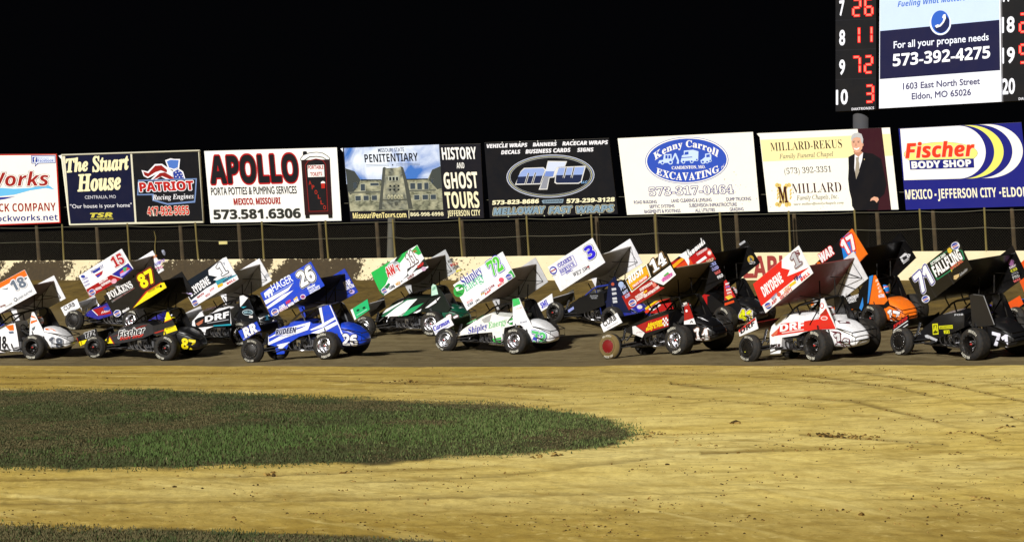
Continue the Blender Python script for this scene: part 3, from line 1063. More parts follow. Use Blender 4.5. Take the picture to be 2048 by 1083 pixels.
def d_mfw(c):
    W2 = '#e6e6ea'
    c.text('VEHICLE WRAPS', 135, 205, 600, 190, 44, W2, 2, 'bi', .03)
    c.text('BANNERS', 658, 187, 935, 178, 42, W2, 2, 'bi', .03)
    c.text('RACECAR WRAPS', 995, 176, 1520, 160, 44, W2, 2, 'bi', .03)
    c.text('DECALS', 297, 276, 520, 268, 44, W2, 2, 'bi', .03)
    c.text('BUSINESS CARDS', 575, 268, 1092, 248, 46, W2, 2, 'bi', .03)
    c.text('SIGNS', 1166, 248, 1355, 243, 44, W2, 2, 'bi', .03)
    r = -.035
    for rx, ry, col, l in ((502, 245, '#c9ccd2', 1), (494, 238, '#4a5a86', 2), (480, 228, '#b9b78e', 3), (470, 221, '#15161b', 4), (462, 213, '#a9adb4', 5), (456, 209, '#0f1014', 6)):
        c.ell(860, 525, rx, ry, col, l, r)
    ch, mid, dk = '#c9d3ea', '#5c78bd', '#141a2e'
    def slant(pts, col, l):
        c.poly(pts, col, l)
    def glyph(pts):
        c.poly(pts, '#d8d8d4', 7)
    glyph([(455, 625), (520, 470), (560, 432), (780, 424), (808, 450), (745, 618)])
    glyph([(725, 680), (790, 520), (830, 352), (1050, 355), (1022, 425), (945, 430), (905, 540), (850, 545), (825, 678)])
    glyph([(905, 600), (918, 500), (950, 420), (1265, 408), (1215, 590), (1180, 612), (930, 615)])
    for pts, col in (([(490, 532), (530, 470), (565, 442), (775, 434), (796, 455), (770, 520)], '#8fa5d8'), ([(490, 532), (770, 520), (742, 606), (470, 612)], '#1d2747'),
                     ([(808, 470), (838, 364), (1036, 366), (1016, 418), (930, 424), (905, 470)], ch), ([(790, 525), (808, 470), (905, 470), (890, 530)], '#6f88c8'), ([(742, 668), (790, 525), (880, 530), (842, 538), (815, 668)], '#8b8f9a'),
                     ([(925, 515), (955, 432), (1250, 420), (1225, 508)], '#8fa5d8'), ([(918, 590), (925, 515), (1225, 508), (1205, 585), (1175, 600), (935, 603)], '#1d2747')):
        c.poly(pts, col, 8)
    for a, b2 in (((575, 612), (610, 490)), ((652, 610), (690, 486)), ((1010, 545), (1040, 425)), ((1100, 543), (1130, 420))):
        c.line(*a, *b2, 22, '#d8d8d4', 9)
        c.line(*a, *b2, 10, '#101218', 10)
    c.text('LLC', 1212, 608, 1284, 604, 28, '#7fb2e6', 8, 'bi')
    iv = '#efe8c0'
    c.text('573-823-8686', 195, 850, 728, 832, 48, iv, 2, 'bi', .03, None, .15)
    c.text('573-239-3128', 1042, 832, 1592, 812, 48, iv, 2, 'bi', .03, None, .15)
    c.poly([(760, 805), (780, 795), (1012, 785), (1000, 830), (775, 836)], '#7d93a3', 2)
    c.text('@teammfw', 782, 824, 1000, 816, 24, '#1c2730', 3, 'bi')
    for t, x0, x1, y0, y1 in (('MELLOWAY', 205, 810, 966, 945), ('FAST', 838, 1115, 952, 940), ('WRAPS', 1158, 1590, 945, 925)):
        c.text(t, x0, y0, x1, y1, 78, '#7d96a6', 3, 'bi', .035, [('#1a2026', .03), ('#efe9c6', .055)])
    for x in (310, 512, 714, 917, 1120):
        c.ell(x, 142 - (x - 310) * .035, 6, 6, WHT, 3, 0, 8)
    for x in (380, 585, 790, 1000, 1210, 1420):
        c.ell(x, 985 - (x - 380) * .022, 6, 6, '#cfcfae', 3, 0, 8)

def d_kenny(c):
    r = -.03
    bl = '#2f4fb4'
    for rx, ry, col, l in ((452, 254, '#2b4aa8', 1), (445, 248, '#f4f2ea', 2), (432, 236, bl, 3)):
        c.ell(832, 383, rx, ry, col, l, r)
    def arch(t, x0, x1, f, cap, st, l=4):
        g = styled(t, st)
        n = len(t)
        ws = [max((p[0] for p in glyphs(styled(ch, st))[0]), default=.25) + .06 for ch in t]
        tot = sum(ws)
        x = x0
        for ch, w in zip(t, ws):
            wd = (x1 - x0) * w / tot
            if ch != ' ':
                a, b2 = f(x), f(x + wd)
                sl = (b2 - a) / wd
                hh = max(p[1] for p in glyphs(styled(ch, st))[0])
                c.text(ch, x + wd * .03, a, x + wd * .95, a + sl * wd * .92, cap(x + wd / 2) * hh / .72, '#f4f2ea', l, st, .012, None, 0, (sl * .4, -1))
            x += wd
    arch('Kenny Carroll', 485, 1165, lambda x: 250 + 130 * ((x - 830) / 345) ** 2 - (x - 485) * .035, lambda x: 76, 's')
    arch('EXCAVATING', 495, 1190, lambda x: 608 - 85 * ((x - 830) / 350) ** 2 - (x - 485) * .03, lambda x: 88 - 18 * abs(x - 830) / 350, 's')
    c.text('CAMDENTON, MO.', 670, 480, 1035, 468, 34, '#f4f2ea', 4, 's', .01)
    c.text('INC.', 1205, 478, 1245, 440, 24, '#f4f2ea', 4, 's')
    lb = '#c3d8f3'
    # backhoe
    c.poly([(520, 418), (535, 382), (575, 378), (585, 318), (665, 314), (668, 375), (678, 380), (672, 408), (540, 412)], lb, 4)
    for x0 in (600, 632):
        c.poly([(x0, 328), (x0 + 22, 326), (x0 + 22, 362), (x0, 364)], bl, 5)
    c.poly([(670, 375), (700, 305), (715, 305), (748, 385), (745, 420), (722, 418), (728, 388), (706, 330), (684, 385)], lb, 4)
    # dump truck
    c.poly([(765, 395), (780, 330), (800, 322), (800, 278), (900, 268), (958, 285), (955, 375), (935, 388), (900, 390), (895, 410), (870, 408), (870, 385), (815, 390), (805, 410), (778, 408)], lb, 4)
    c.poly([(812, 292), (850, 288), (850, 318), (805, 324)], bl, 5)
    c.poly([(775, 350), (890, 342), (890, 350), (775, 358)], bl, 5)
    # skid loader
    c.poly([(978, 385), (1000, 370), (1030, 345), (1030, 312), (1085, 304), (1098, 330), (1095, 400), (1040, 405), (1020, 420), (990, 408)], lb, 4)
    c.poly([(1042, 322), (1078, 317), (1082, 345), (1044, 350)], bl, 5)
    for x, y, q in ((568, 408, 20), (655, 402, 26), (795, 398, 20), (885, 394, 20), (940, 375, 16), (1052, 398, 18), (1085, 385, 16), (1005, 398, 22)):
        c.ell(x, y, q, q, lb, 5, 0, 16)
        c.ell(x, y, q * .55, q * .55, bl, 6, 0, 12)
    c.text('573-317-0464', 428, 766, 1340, 738, 92, '#f3f0e0', 3, 's', .0, [('#3f3c8c', .03)])
    tx = '#4d4a77'
    for t, x0, x1, y0, y1, h in (('ROAD BUILDING', 260, 508, 852, 845, 34), ('LAND CLEARING & LEVELING', 665, 1102, 838, 826, 38), ('DUMP TRUCKING', 1262, 1530, 822, 814, 38),
                                 ('SEPTIC SYSTEMS', 428, 700, 898, 892, 34), ('SUBDIVISION INFRASTRUCTURE', 858, 1376, 888, 876, 38), ('BASEMENTS & FOOTINGS', 374, 765, 954, 944, 36),
                                 ('ALL UTILITIES', 924, 1140, 940, 934, 36), ('GRADING', 1298, 1448, 930, 925, 36)):
        c.text(t, x0, y0, x1, y1, h, tx, 3, '', .02)
    for i in range(40):
        c.ell(random.uniform(1150, 1600), random.uniform(480, 900), random.uniform(1.5, 5), random.uniform(1.5, 4), '#6b5a35', 4, 0, 6)

def d_mill(c):
    c.poly([(112, 215), (1520, 150), (1545, 385), (140, 450)], '#f3e6a8', 1)
    dkr = '#3a1118'
    c.text('MILLARD-REKUS', 225, 338, 1000, 300, 92, '#2c0f16', 2, 's', -.01)
    c.text('Family Funeral Chapel', 318, 418, 905, 390, 54, '#85806a', 2, 'si', .01)
    c.text('(573) 392-3351', 375, 585, 882, 560, 66, '#201a2a', 2, 's', -.012)
    c.text('MILLARD', 458, 795, 995, 775, 106, dkr, 2, 's', -.012)
    c.text('Family Chapels, Inc.', 505, 865, 960, 848, 52, '#85806a', 2, 'si', .01)
    c.text('www.millardfamilychapels.com', 472, 922, 1015, 905, 26, '#8d8768', 2, 'sbi')
    gold = '#d9bd6a'
    for y0, y1 in ((675, 730), (880, 940)):
        for x in (292, 318, 395, 425):
            c.ell(x, (y0 + y1) / 2 + (8 if x in (318, 395) else 0), 20, 24, gold, 2, .6 if x < 350 else -.6, 12)
    for x in (302, 440):
        for y in (760, 800, 840):
            c.ell(x, y, 9, 22, gold, 2, .4, 10)
    c.text('M', 318, 892, 415, 888, 170, dkr, 4, 's', .02, [(gold, .03)])
    c.poly([(1165, 95), (1425, 85), (1530, 970), (1270, 978)], '#35101a', 2)
    suit = '#0c0c12'
    c.poly([(1065, 400), (1130, 365), (1225, 350), (1330, 365), (1420, 420), (1450, 560), (1480, 690), (1455, 800), (1400, 850), (1385, 972), (1135, 978), (1105, 930), (1100, 860), (1075, 760), (1062, 640), (1068, 520)], suit, 3)
    c.poly([(1135, 375), (1225, 352), (1215, 430), (1152, 640), (1130, 520)], '#e7e6ea', 4)
    c.poly([(1145, 405), (1182, 398), (1176, 440), (1185, 470), (1182, 560), (1150, 640), (1138, 560), (1150, 450)], '#9d9382', 5)
    skin = '#d9a487'
    c.poly([(1118, 340), (1195, 330), (1222, 352), (1175, 398), (1135, 372)], '#b98268', 5)
    c.poly([(1098, 215), (1120, 180), (1165, 165), (1205, 190), (1222, 240), (1215, 310), (1185, 350), (1145, 355), (1115, 320), (1100, 270)], skin, 6)
    c.poly([(1094, 205), (1100, 165), (1130, 142), (1170, 136), (1208, 152), (1226, 205), (1222, 262), (1206, 240), (1196, 195), (1160, 185), (1120, 196), (1102, 232)], '#b9b9ba', 7)
    for x in (1124, 1175):
        c.ell(x, 240, 11, 5, '#4a2f28', 7, -.05, 10)
        c.poly([(x - 15, 228), (x + 15, 222), (x + 15, 226), (x - 15, 232)], '#8a7d77', 7)
    c.poly([(1146, 240), (1156, 278), (1138, 280)], '#c18a70', 7)
    c.poly([(1122, 300), (1155, 308), (1188, 292), (1178, 316), (1155, 326), (1132, 318)], '#f4ece6', 7)
    c.ell(1222, 268, 8, 18, '#c9937a', 7, 0, 10)
    c.ell(1238, 425, 6, 6, '#c9b27a', 4, 0, 8)
    c.poly([(1302, 878), (1310, 850), (1345, 828), (1385, 838), (1396, 862), (1372, 895), (1352, 872), (1330, 866)], skin, 5)
    for i in range(30):
        c.ell(random.uniform(220, 1060), random.uniform(700, 980), random.uniform(1.5, 4), random.uniform(1.5, 4), '#6b5a35', 4, 0, 6)

def d_fischer(c):
    nv, yl = '#1c1f78', '#e8e46a'
    top, bot = (lambda x: 148 - (x - 92) * .051), (lambda x: 704 - (x - 147) * .022)
    def dee(x, xr, col, l, left=110):
        yt, yb = top(x), bot(x)
        cy, ry = (yt + yb) / 2, (yb - yt) / 2 - 2
        pts = [(left, top(left) + 4), ]
        pts += [(x + (xr - x) * math.cos(t), cy + ry * math.sin(t)) for t in [-math.pi / 2 + math.pi * i / 40 for i in range(41)]]
        pts += [(left + 42, bot(left))]
        c.poly(pts, col, l)
    dee(1060, 1438, '#f2efe6', 1)
    dee(960, 1325, nv, 2)
    dee(860, 1230, yl, 3)
    dee(790, 1128, nv, 4)
    dee(740, 1036, '#f4f2ec', 5)
    c.ell(550, 420, 400, 128, '#44423a', 6, -.02)
    c.ell(550, 420, 397, 125, '#efe97c', 7, -.02)
    c.text('Fischer', 165, 465, 925, 440, 168, '#e23a1c', 8, 'bi', .02, [('#e9c9b0', .012)])
    c.poly([(208, 488), (905, 470), (912, 568), (218, 590)], nv, 9)
    c.text('BODY SHOP', 235, 577, 882, 555, 76, WHT, 10, 'b', .03)
    iv = '#efeacb'
    for t, x0, x1, y0, y1, h in (('MEXICO', 170, 462, 912, 904, 104), ('JEFFERSON CITY', 520, 1155, 902, 886, 104), ('ELDON', 1222, 1500, 886, 880, 104)):
        c.text(t, x0, y0, x1, y1, h, iv, 3, 'b', .005)
    for x, y in ((492, 862), (1192, 840)):
        c.poly([(x - 10, y - 10), (x + 10, y - 11), (x + 11, y + 12), (x - 9, y + 12)], iv, 3)

K1, K2, K3, K4 = (0, 280, 4.164), (400, 270, 5.7), (680, 270, 5.7), (950, 260, 5.7)
K5, K6, K7 = (1220, 250, 5.416), (1500, 240, 5.416), (1780, 230, 5.414)
board('white dock company billboard cut by the left edge of the picture', [(-640, 122), (473, 115), (505, 690), (-607, 735)], K1, '#f4f0e4', d_dock, (75, -42))
board('dark billboard split in two, script lettering left and red engine mark right', [(513, 125), (1663, 88), (1697, 683), (583, 705)], K1, '#d8d4bc', d_tsr, (195, 362), '#d8d4bc', '#dfe6f2')
board('white billboard with huge black letters and a drawing of a portable toilet', [(47, 183), (1560, 142), (1613, 975), (120, 1000)], K2, WHT, d_apollo, (479, 641))
board('prison tour billboard with a picture of a grey stone building', [(30, 150), (1600, 100), (1640, 945), (120, 980)], K3, '#15151d', d_pen, (755, 925), None, '#e6ecf6')
board('black billboard with a chrome oval and wrap shop lettering', [(105, 145), (1525, 95), (1628, 955), (170, 1000)], K4, '#101116', d_mfw, (1036, 1195))
board('white billboard with a blue oval and three digging machines', [(83, 145), (1548, 75), (1622, 930), (185, 972)], K5, '#f4f1e2', d_kenny, (1312, 1474))
board('cream funeral chapel billboard with a man in a dark suit', [(100, 143), (1515, 82), (1610, 968), (197, 995)], K6, '#f4f1e4', d_mill, (1590, 1756), None, 1)
board('blue and white body shop billboard with yellow curve at the right edge', [(92, 148), (1422, 80), (1520, 985), (172, 1025)], K7, '#1c1f78', d_fischer, (1868, 2026))

# ------------------------------------------------------------------ scoreboard
def build_scoreboard():
    yw = math.radians(37)
    hs, ns = Vector((math.cos(yw), -math.sin(yw), 0)), Vector((-math.sin(yw), -math.cos(yw), 0))
    p0 = CAM + ray(1850, 200) * 92.4
    fn = lambda px, py, off: on_plane(px, py, p0, ns) + ns * off
    K = (1640, 0, 4.012)
    g = p0.copy()
    g.z = gz(p0.x, p0.y)
    inv = Matrix.Translation(-g)
    root = empty('scoreboard', Matrix.Translation(g))
    tag(root, 'tall scoreboard on a grey pole with red number lights and a propane panel', 'scoreboard')
    cvf = lambda mb: Cv(mb, lambda px, py, off: inv @ fn(px, py, off), K)
    def slab(mb, pts, m, th, off=0.):
        f = [inv @ (fn(K[0] + x / K[2], K[1] + y / K[2], 0) + ns * off) for x, y in pts]
        b = [v - ns * th for v in f]
        mb.add(f + b, [(3, 2, 1, 0), (4, 5, 6, 7), (0, 1, 5, 4), (2, 3, 7, 6), (1, 2, 6, 5), (3, 0, 4, 7)], m)
    cab = mat('#0d0d10', .6, 0, .04, 0, 0, 1.2, 0, .2)
    def col_cab(pts, nums):
        mb = MB()
        slab(mb, pts, cab, .35)
        c = cvf(mb)
        c.up = (0, -1)
        for t, x0, x1, y0, y1, h in nums:
            c.text(t, x0, y0, x1, y1, h, '#e4e6ee', 1, '', .03)
        return mb
    left = col_cab([(125, -420), (450, -455), (450, 877), (125, 895)],
                   (('7', 155, 198, 124, 120, 118), ('8', 154, 202, 362, 358, 120), ('9', 154, 202, 598, 594, 118), ('10', 128, 224, 838, 832, 118)))
    c = cvf(left)
    c.text('DAKTRONICS', 254, 886, 434, 876, 20, '#d9d9de', 1, 'b')
    for y in (165, 405, 640):
        c.line(125, y, 450, y - 12, 3, '#26262c', 1)
    left.build('number_cabinet', root)
    right = col_cab([(1455, -560), (1820, -600), (1820, 795), (1455, 816)],
                    (('17', 1468, 1545, 12, 8, 118), ('18', 1456, 1562, 262, 254, 124), ('19', 1456, 1564, 508, 500, 124), ('20', 1460, 1565, 755, 748, 124)))
    c = cvf(right)
    c.text('DAKTRONICS', 1594, 803, 1780, 794, 20, '#d9d9de', 1, 'b')
    right.build('number_cabinet', root)
    # panel between
    mb = MB()
    slab(mb, [(494, -480), (1453, -575), (1470, 818), (488, 873)], vinyl('#e3e6ee'), .2, .12)
    c = Cv(mb, lambda px, py, off: inv @ (fn(px, py, off) + ns * .12), K)
    c.up = (0, -1)
    c.poly([(494, -480), (1453, -575), (1453, 163), (496, 253)], '#bccfec', 1)
    c.poly([(496, 253), (1453, 163), (1459, 566), (495, 638)], '#16173a', 2)
    c.text('Fueling What Matters to You', 638, 60, 1360, -12, 46, '#3a66bd', 2, 'bi')
    c.ell(981, 190, 86, 96, '#dfe8f6', 3)
    c.ell(981, 180, 74, 92, '#2d5cba', 4)
    c.poly([(1018, 120), (1052, 160), (1052, 215), (1020, 255), (985, 270), (945, 250), (930, 225), (960, 215), (1000, 190)], '#1a2350', 5)
    c.poly([(1005, 122), (1022, 118), (1026, 150), (1010, 185), (985, 215), (950, 228), (938, 212), (960, 200), (975, 205), (998, 180), (1008, 155), (996, 145)], WHT, 6)
    c.text('For all your propane needs', 606, 392, 1368, 325, 56, '#e4eaf6', 4, '', .015)
    c.text('573-392-4275', 600, 535, 1380, 468, 98, '#f2f4fa', 4, 'b', .01)
    c.text('1603 East North Street', 680, 720, 1298, 676, 52, '#4a4868', 3, '', .022)
    c.text('Eldon, MO 65026', 750, 800, 1226, 765, 52, '#4a4868', 3, '', .022)
    mb.build('propane_panel', root)
    # lit numbers
    glow, core = mat('#ff0804', .5, 0, 0, 0, 1.5), mat('#ff5a48', .5, 0, 0, 0, 3.)
    SEG = {'0': 'abcdef', '1': 'bc', '2': 'abged', '3': 'abgcd', '5': 'afgcd', '6': 'afgedc', '7': 'abc', '9': 'abfgcd'}
    def digit(ch, x, y, w, h):
        mb = MB()
        c = cvf(mb)
        sl = -.05 * w
        segs = {'a': ((0, 0), (w, sl)), 'b': ((w, sl), (w, h / 2 + sl)), 'c': ((w, h / 2 + sl), (w, h + sl)), 'd': ((0, h), (w, h + sl)), 'e': ((0, h / 2), (0, h)), 'f': ((0, 0), (0, h / 2)), 'g': ((0, h / 2), (w, h / 2 + sl))}
        for k in SEG[ch]:
            (xa, ya), (xb, yb) = segs[k]
            d = math.hypot(xb - xa, yb - ya)
            ux, uy = (xb - xa) / d * 7, (yb - ya) / d * 7
            c.line(x + xa + ux * .3, y + ya + uy * .3, x + xb - ux * .3, y + yb - uy * .3, 23, glow, 2)
            c.line(x + xa + ux * 1.2, y + ya + uy * 1.2, x + xb - ux * 1.2, y + yb - uy * 1.2, 12, core, 3)
        mb.build('red_digit', root)
    for ch, x, y in (('2', 268, 0), ('6', 364, -6), ('1', 258, 222), ('1', 358, 216), ('7', 264, 460), ('2', 362, 455), ('3', 370, 690)):
        digit(ch, x, y, 56, 128)
    for ch, x, y in (('2', 1606, 115), ('1', 1700, 108), ('5', 1606, 362), ('4' if False else '1', 1700, 355)):
        digit(ch, x, y, 58, 142)
    # poles
    for px, w in ((1709, .28), (2260, .28)):
        mb = MB()
        t = inv @ (fn(px, 200, 0) - ns * .45)
        b = t.copy()
        b.z = -1.0
        mb.tube([b, t + Vector((0, 0, 4))], w, mat('#4a4b4e', .7, .1, .15, 0, 0, 5., 0, .2), 20)
        mb.build('pole', root)
build_scoreboard()
# ------------------------------------------------------------------ sprint cars
CHROME = mat('#c9c9cc', .22, 1., .05, 0, 0, 20.)
STEEL = mat('#7d7d80', .35, .9, .2, 0, 0, 20.)
BLACKM = mat('#0a0a0b', .4, .3, .15, 0, 0, 15.)
RUBBER = mat('#0e0e0e', .75, 0, .22, 0, 0, 14.)
RUBDIRT = mat('#6b5a33', .95, 0, .5, 0, 0, 14.)
SIDEW = mat('#d0cdbe', .8, 0, .45, 0, 0, 14.)
SOOT = mat('#141414', .6, .2, .3)
A_CR, B_CR, C_CR, D_CR, E_CR, G_CR, H_CR = (0, 480, 4.165), (340, 480, 4.165), (680, 480, 4.165), (1000, 450, 4.01), (1180, 450, 4.01), (1440, 450, 3.867), (1740, 450, 3.867)

def sidewall_text(mb, R, rl, y, s=1, t='HOOSIER', m=None):
    rm = (R + rl) / 2 + .01
    h = (R - rl) * .34
    for base in (math.radians(100), math.radians(280)):
        for i, ch in enumerate(t):
            v, f = glyphs(ch, .01)
            cx = (min(p[0] for p in v) + max(p[0] for p in v)) / 2
            hh = max(p[1] for p in v)
            a = base + (len(t) / 2 - .5 - i) * .15 * .33 / R
            ca, sa = math.cos(a), math.sin(a)
            pts = []
            for gx, gy in v:
                u, w = (gx - cx) / hh * h * 1.1, gy / hh * h - h / 2
                r = rm + w
                # seen from the left (+y) x runs to the left, so letters are laid against it
                pts.append((r * ca + u * sa, y, r * sa - u * ca))
            mb.add(pts, f, m or SIDEW)

_wheel = {}
def wheel_meshes(R, w, rl, style, side):
    """tyre and rim of one kind; side +1 shows its face to +y"""
    k = (R, w, rl, style, side)
    if k in _wheel:
        return _wheel[k]
    mb = MB()
    h = w / 2
    rub = RUBDIRT if style == 'red' else RUBBER
    prof = [(rl, -h + .03), (rl + .015, -h + .01), (rl + .05, -h), (R - .075, -h + .004), (R - .03, -h + .03), (R - .008, -h + .07), (R, -h * .45), (R + .003, 0), (R, h * .45), (R - .008, h - .07), (R - .03, h - .03), (R - .075, h - .004), (rl + .05, h), (rl + .015, h - .01), (rl, h - .03)]
    mb.lathe(prof[:8], RUBBER, 40)
    mb.lathe(prof[7:10], RUBBER, 40)
    mb.lathe(prof[9:], rub, 40)
    if side > 0:
        sidewall_text(mb, R, rl, h + .003, 1, 'HOOSIER')
    tyre = mb
    mb = MB()
    f = h * side
    met = {'chrome': CHROME, 'black': BLACKM, 'disc': BLACKM, 'cover': BLACKM, 'red': mat('#7a0d12', .35, .2, .15, .3)}[style]
    lip = CHROME if style == 'chrome' else BLACKM
    d = .20 if w > .3 else .11
    if style in ('disc', 'cover', 'red'):
        mb.lathe([(rl + .012, f - .02 * side), (rl + .014, f + .004 * side), (rl - .012, f + .010 * side), (rl - .02, f - .004 * side)], lip if style != 'red' else rub, 36)
        mb.lathe([(rl - .012, f - .006 * side), (rl * .5, f + .012 * side), (0.001, f + .018 * side)], met, 36)
        nb = 16
        for i in range(nb):
            a = 2 * math.pi * i / nb
            mb.tube([((rl - .028) * math.cos(a), f, (rl - .028) * math.sin(a)), ((rl - .028) * math.cos(a), f + .016 * side, (rl - .028) * math.sin(a))], .008, CHROME if style != 'cover' else BLACKM, 6)
        if style == 'cover':
            mb.tube([(.03, f, -.09), (.03, f + .022 * side, -.09)], .012, mat('#c9c93a', .5), 8)
    else:
        mb.lathe([(rl + .012, f - .03 * side), (rl + .016, f + .002 * side), (rl + .004, f + .012 * side), (rl - .012, f + .004 * side), (rl - .018, f - .05 * side), (rl - .03, f - .06 * side), (rl - .035, f - d * side)], lip, 40)
        mb.lathe([(rl - .03, f - d * side), (rl * .62, f - (d - .025) * side), (rl * .42, f - (d - .05) * side), (.06, f - (d - .05) * side), (.055, f - (d - .11) * side), (.035, f - (d - .13) * side), (.001, f - (d - .13) * side)], met, 40)
        for i in range(8):
            a = 2 * math.pi * (i + .5) / 8
            x, z = rl * .68 * math.cos(a), rl * .68 * math.sin(a)
            mb.tube([(x, f - (d - .015) * side, z), (x, f - (d - .024) * side, z)], rl * .12, SOOT, 10)
            x, z = rl * .34 * math.cos(a), rl * .34 * math.sin(a)
            mb.tube([(x, f - (d - .05) * side, z), (x, f - (d - .075) * side, z)], .012, STEEL, 6)
        mb.tube([(0, f - (d - .13) * side, 0), (0, f - (d - .16) * side, 0)], .022, mat('#a32018', .4), 8)
        for i in range(12):
            a = 2 * math.pi * i / 12
            mb.tube([(rl * math.cos(a), f + .006 * side, rl * math.sin(a)), (rl * math.cos(a), f + .016 * side, rl * math.sin(a))], .007, STEEL, 5)
    mb.lathe([(rl, -h + .03), (rl, h - .03)], BLACKM, 24)
    mb.lathe([(rl, -f * .3), (.001, -f * .3)], BLACKM, 20)
    r = (tyre, mb)
    out = []
    for nm, b in (('tyre', tyre), ('rim', mb)):
        me = bpy.data.meshes.new(nm)
        me.from_pydata(b.v, [], b.f)
        for m in b.mats:
            me.materials.append(m)
        me.polygons.foreach_set('material_index', b.m)
        me.polygons.foreach_set('use_smooth', b.sm)
        me.update()
        out.append(me)
    _wheel[k] = out
    return out

def tank_mesh():
    secs = [(-.06, .33, .42, .93), (-.12, .36, .38, .98), (-.27, .37, .36, .99), (-.45, .37, .35, .95), (-.62, .35, .35, .87), (-.77, .31, .37, .76), (-.88, .25, .40, .65), (-.94, .16, .44, .56), (-.955, .08, .47, .52)]
    n, vs_, fs = 24, [], []
    for x, w, zb, zt in secs:
        for k in range(n):
            t = 2 * math.pi * k / n
            c, s = math.cos(t), math.sin(t)
            e = .45
            vs_.append((x, w * math.copysign(abs(c) ** e, c), (zb + zt) / 2 + (zt - zb) / 2 * math.copysign(abs(s) ** (e + .15), s)))
    for i in range(len(secs) - 1):
        for k in range(n):
            fs.append((i * n + k, i * n + (k + 1) % n, (i + 1) * n + (k + 1) % n, (i + 1) * n + k))
    fs.append(tuple(range(n - 1, -1, -1)))
    fs.append(tuple(range((len(secs) - 1) * n, len(secs) * n)))
    return vs_, fs
TANK_V, TANK_F = tank_mesh()
TANK_BVH = BVHTree.FromPolygons([Vector(v) for v in TANK_V], TANK_F)

_shared = {}
def shared(name, fn):
    if name not in _shared:
        mb = MB()
        fn(mb)
        o = mb.build(name)
        _shared[name] = o.data
        bpy.data.objects.remove(o)
    return _shared[name]

HEADER = mat('#3c3b3a', .4, .85, .25, 0, 0, 20.)
def engine_geo(mb):
    blk = mat('#55565a', .45, .8, .3, 0, 0, 12.)
    mb.box((1.08, 0, .47), (.62, .36, .30), blk)
    mb.box((1.45, 0, .45), (.12, .22, .26), STEEL)
    mb.box((.66, 0, .44), (.26, .28, .24), blk)
    for s in (1, -1):
        M = Matrix.Translation((1.08, .21 * s, .60)) @ Matrix.Rotation(-.7 * s, 4, 'X')
        mb.box((0, 0, 0), (.60, .16, .14), STEEL, M)
        mb.box((0, 0, .09), (.56, .14, .05), BLACKM, M)
        for i in range(4):      # headers
            x = .86 + .15 * i
            mb.tube([(x, .26 * s, .55), (x - .01, .36 * s, .52), (x - .05, .40 * s, .43), (x - .12, .41 * s, .36), (x - .30 if i else x - .22, .42 * s, .335)], .022, HEADER, 8)
        mb.tube([(.98, .42 * s, .33), (.72, .43 * s, .32), (.40, .45 * s, .31), (.22, .50 * s, .31)], [.04, .045, .045, .04], CHROME, 10)
        for i in range(4):      # injector stacks
            x = .86 + .15 * i
            mb.tube([(x, .06 * s, .66), (x, .09 * s, .84)], [.022, .03], CHROME, 8)
    mb.box((1.0, .30, .52), (.12, .08, .16), CHROME)
    mb.tube([(.55, .33, .36), (.55, .33, .60)], .05, STEEL, 10)

def chassis_geo(mb):
    d = BLACKM
    for s in (1, -1):
        mb.tube([(2.05, .28 * s, .36), (1.5, .32 * s, .33), (-.30, .33 * s, .36)], .019, d)
        mb.tube([(.5, .33 * s, .38), (.52, .60 * s, .38), (.62, .66 * s, .38), (1.30, .66 * s, .38), (1.42, .6 * s, .38), (1.45, .32 * s, .38)], .016, d)
        mb.tube([(1.62, .36 * s, .46), (2.22, .60 * s, .40)], .014, STEEL)
        mb.tube([(1.40, .38 * s, .40), (2.26, .62 * s, .33)], .014, STEEL)
        mb.tube([(.75, .40 * s, .42), (.05, .56 * s, .50)], .014, STEEL)
        mb.tube([(.75, .40 * s, .36), (.05, .56 * s, .30)], .014, STEEL)
        mb.tube([(2.20, .46 * s, .30), (2.00, .37 * s, .62)], [.026, .022], STEEL, 10)
        mb.tube([(2.02, .385 * s, .55), (1.95, .33 * s, .82)], [.034, .03], CHROME, 10)
        mb.tube([(-.06, .5 * s, .36), (.06, .41 * s, .68)], [.026, .022], STEEL, 10)
        mb.tube([(.05, .42 * s, .62), (.14, .36 * s, .90)], [.034, .03], CHROME, 10)
        mb.box((2.3, .58 * s, .32), (.06, .05, .22), STEEL)
        # rear bumper loop
        mb.tube([(-.30, .30 * s, .55), (-.70, .42 * s, .52), (-.97, .40 * s, .52), (-.99, .38 * s, .72), (-.7, .40 * s, .80), (-.25, .34 * s, .86)], .013, d)
        # front bumper
        mb.tube([(2.05, .22 * s, .38), (2.55, .20 * s, .36), (2.58, .20 * s, .54), (2.05, .24 * s, .52)], .014, d)
    mb.tube([(-.97, .40, .52), (-.97, -.40, .52)], .013, d)
    mb.tube([(-.99, .38, .72), (-.99, -.38, .72)], .013, d)
    mb.tube([(2.58, .2, .54), (2.58, -.2, .54)], .014, d)
    mb.tube([(2.58, .2, .36), (2.58, -.2, .36)], .014, d)
    mb.tube([(2.3, .62, .33), (2.3, -.62, .33)], .03, STEEL)
    mb.tube([(0, .60, .38), (0, -.70, .38)], .038, STEEL)
    mb.tube([(1.98, .56, .40), (1.98, -.56, .40)], .02, d)
    mb.box((0, .02, .40), (.24, .22, .26), STEEL)
    # belly pan and seat
    mb.box((.85, 0, .315), (2.1, .58, .02), SOOT)
    mb.box((-.02, 0, .70), (.06, .44, .62), SOOT, Matrix.Translation((0, 0, 0)))
    mb.box((.20, 0, .46), (.44, .44, .08), SOOT)
    # steering wheel and dash
    mb.tube([(.60 + .05 * math.sin(t), .16 * math.cos(t), .90 + .15 * math.sin(t)) for t in [2 * math.pi * i / 16 for i in range(17)]], .013, BLACKM, 6)
    mb.tube([(.60, 0, .90), (.85, 0, .84)], .018, BLACKM)

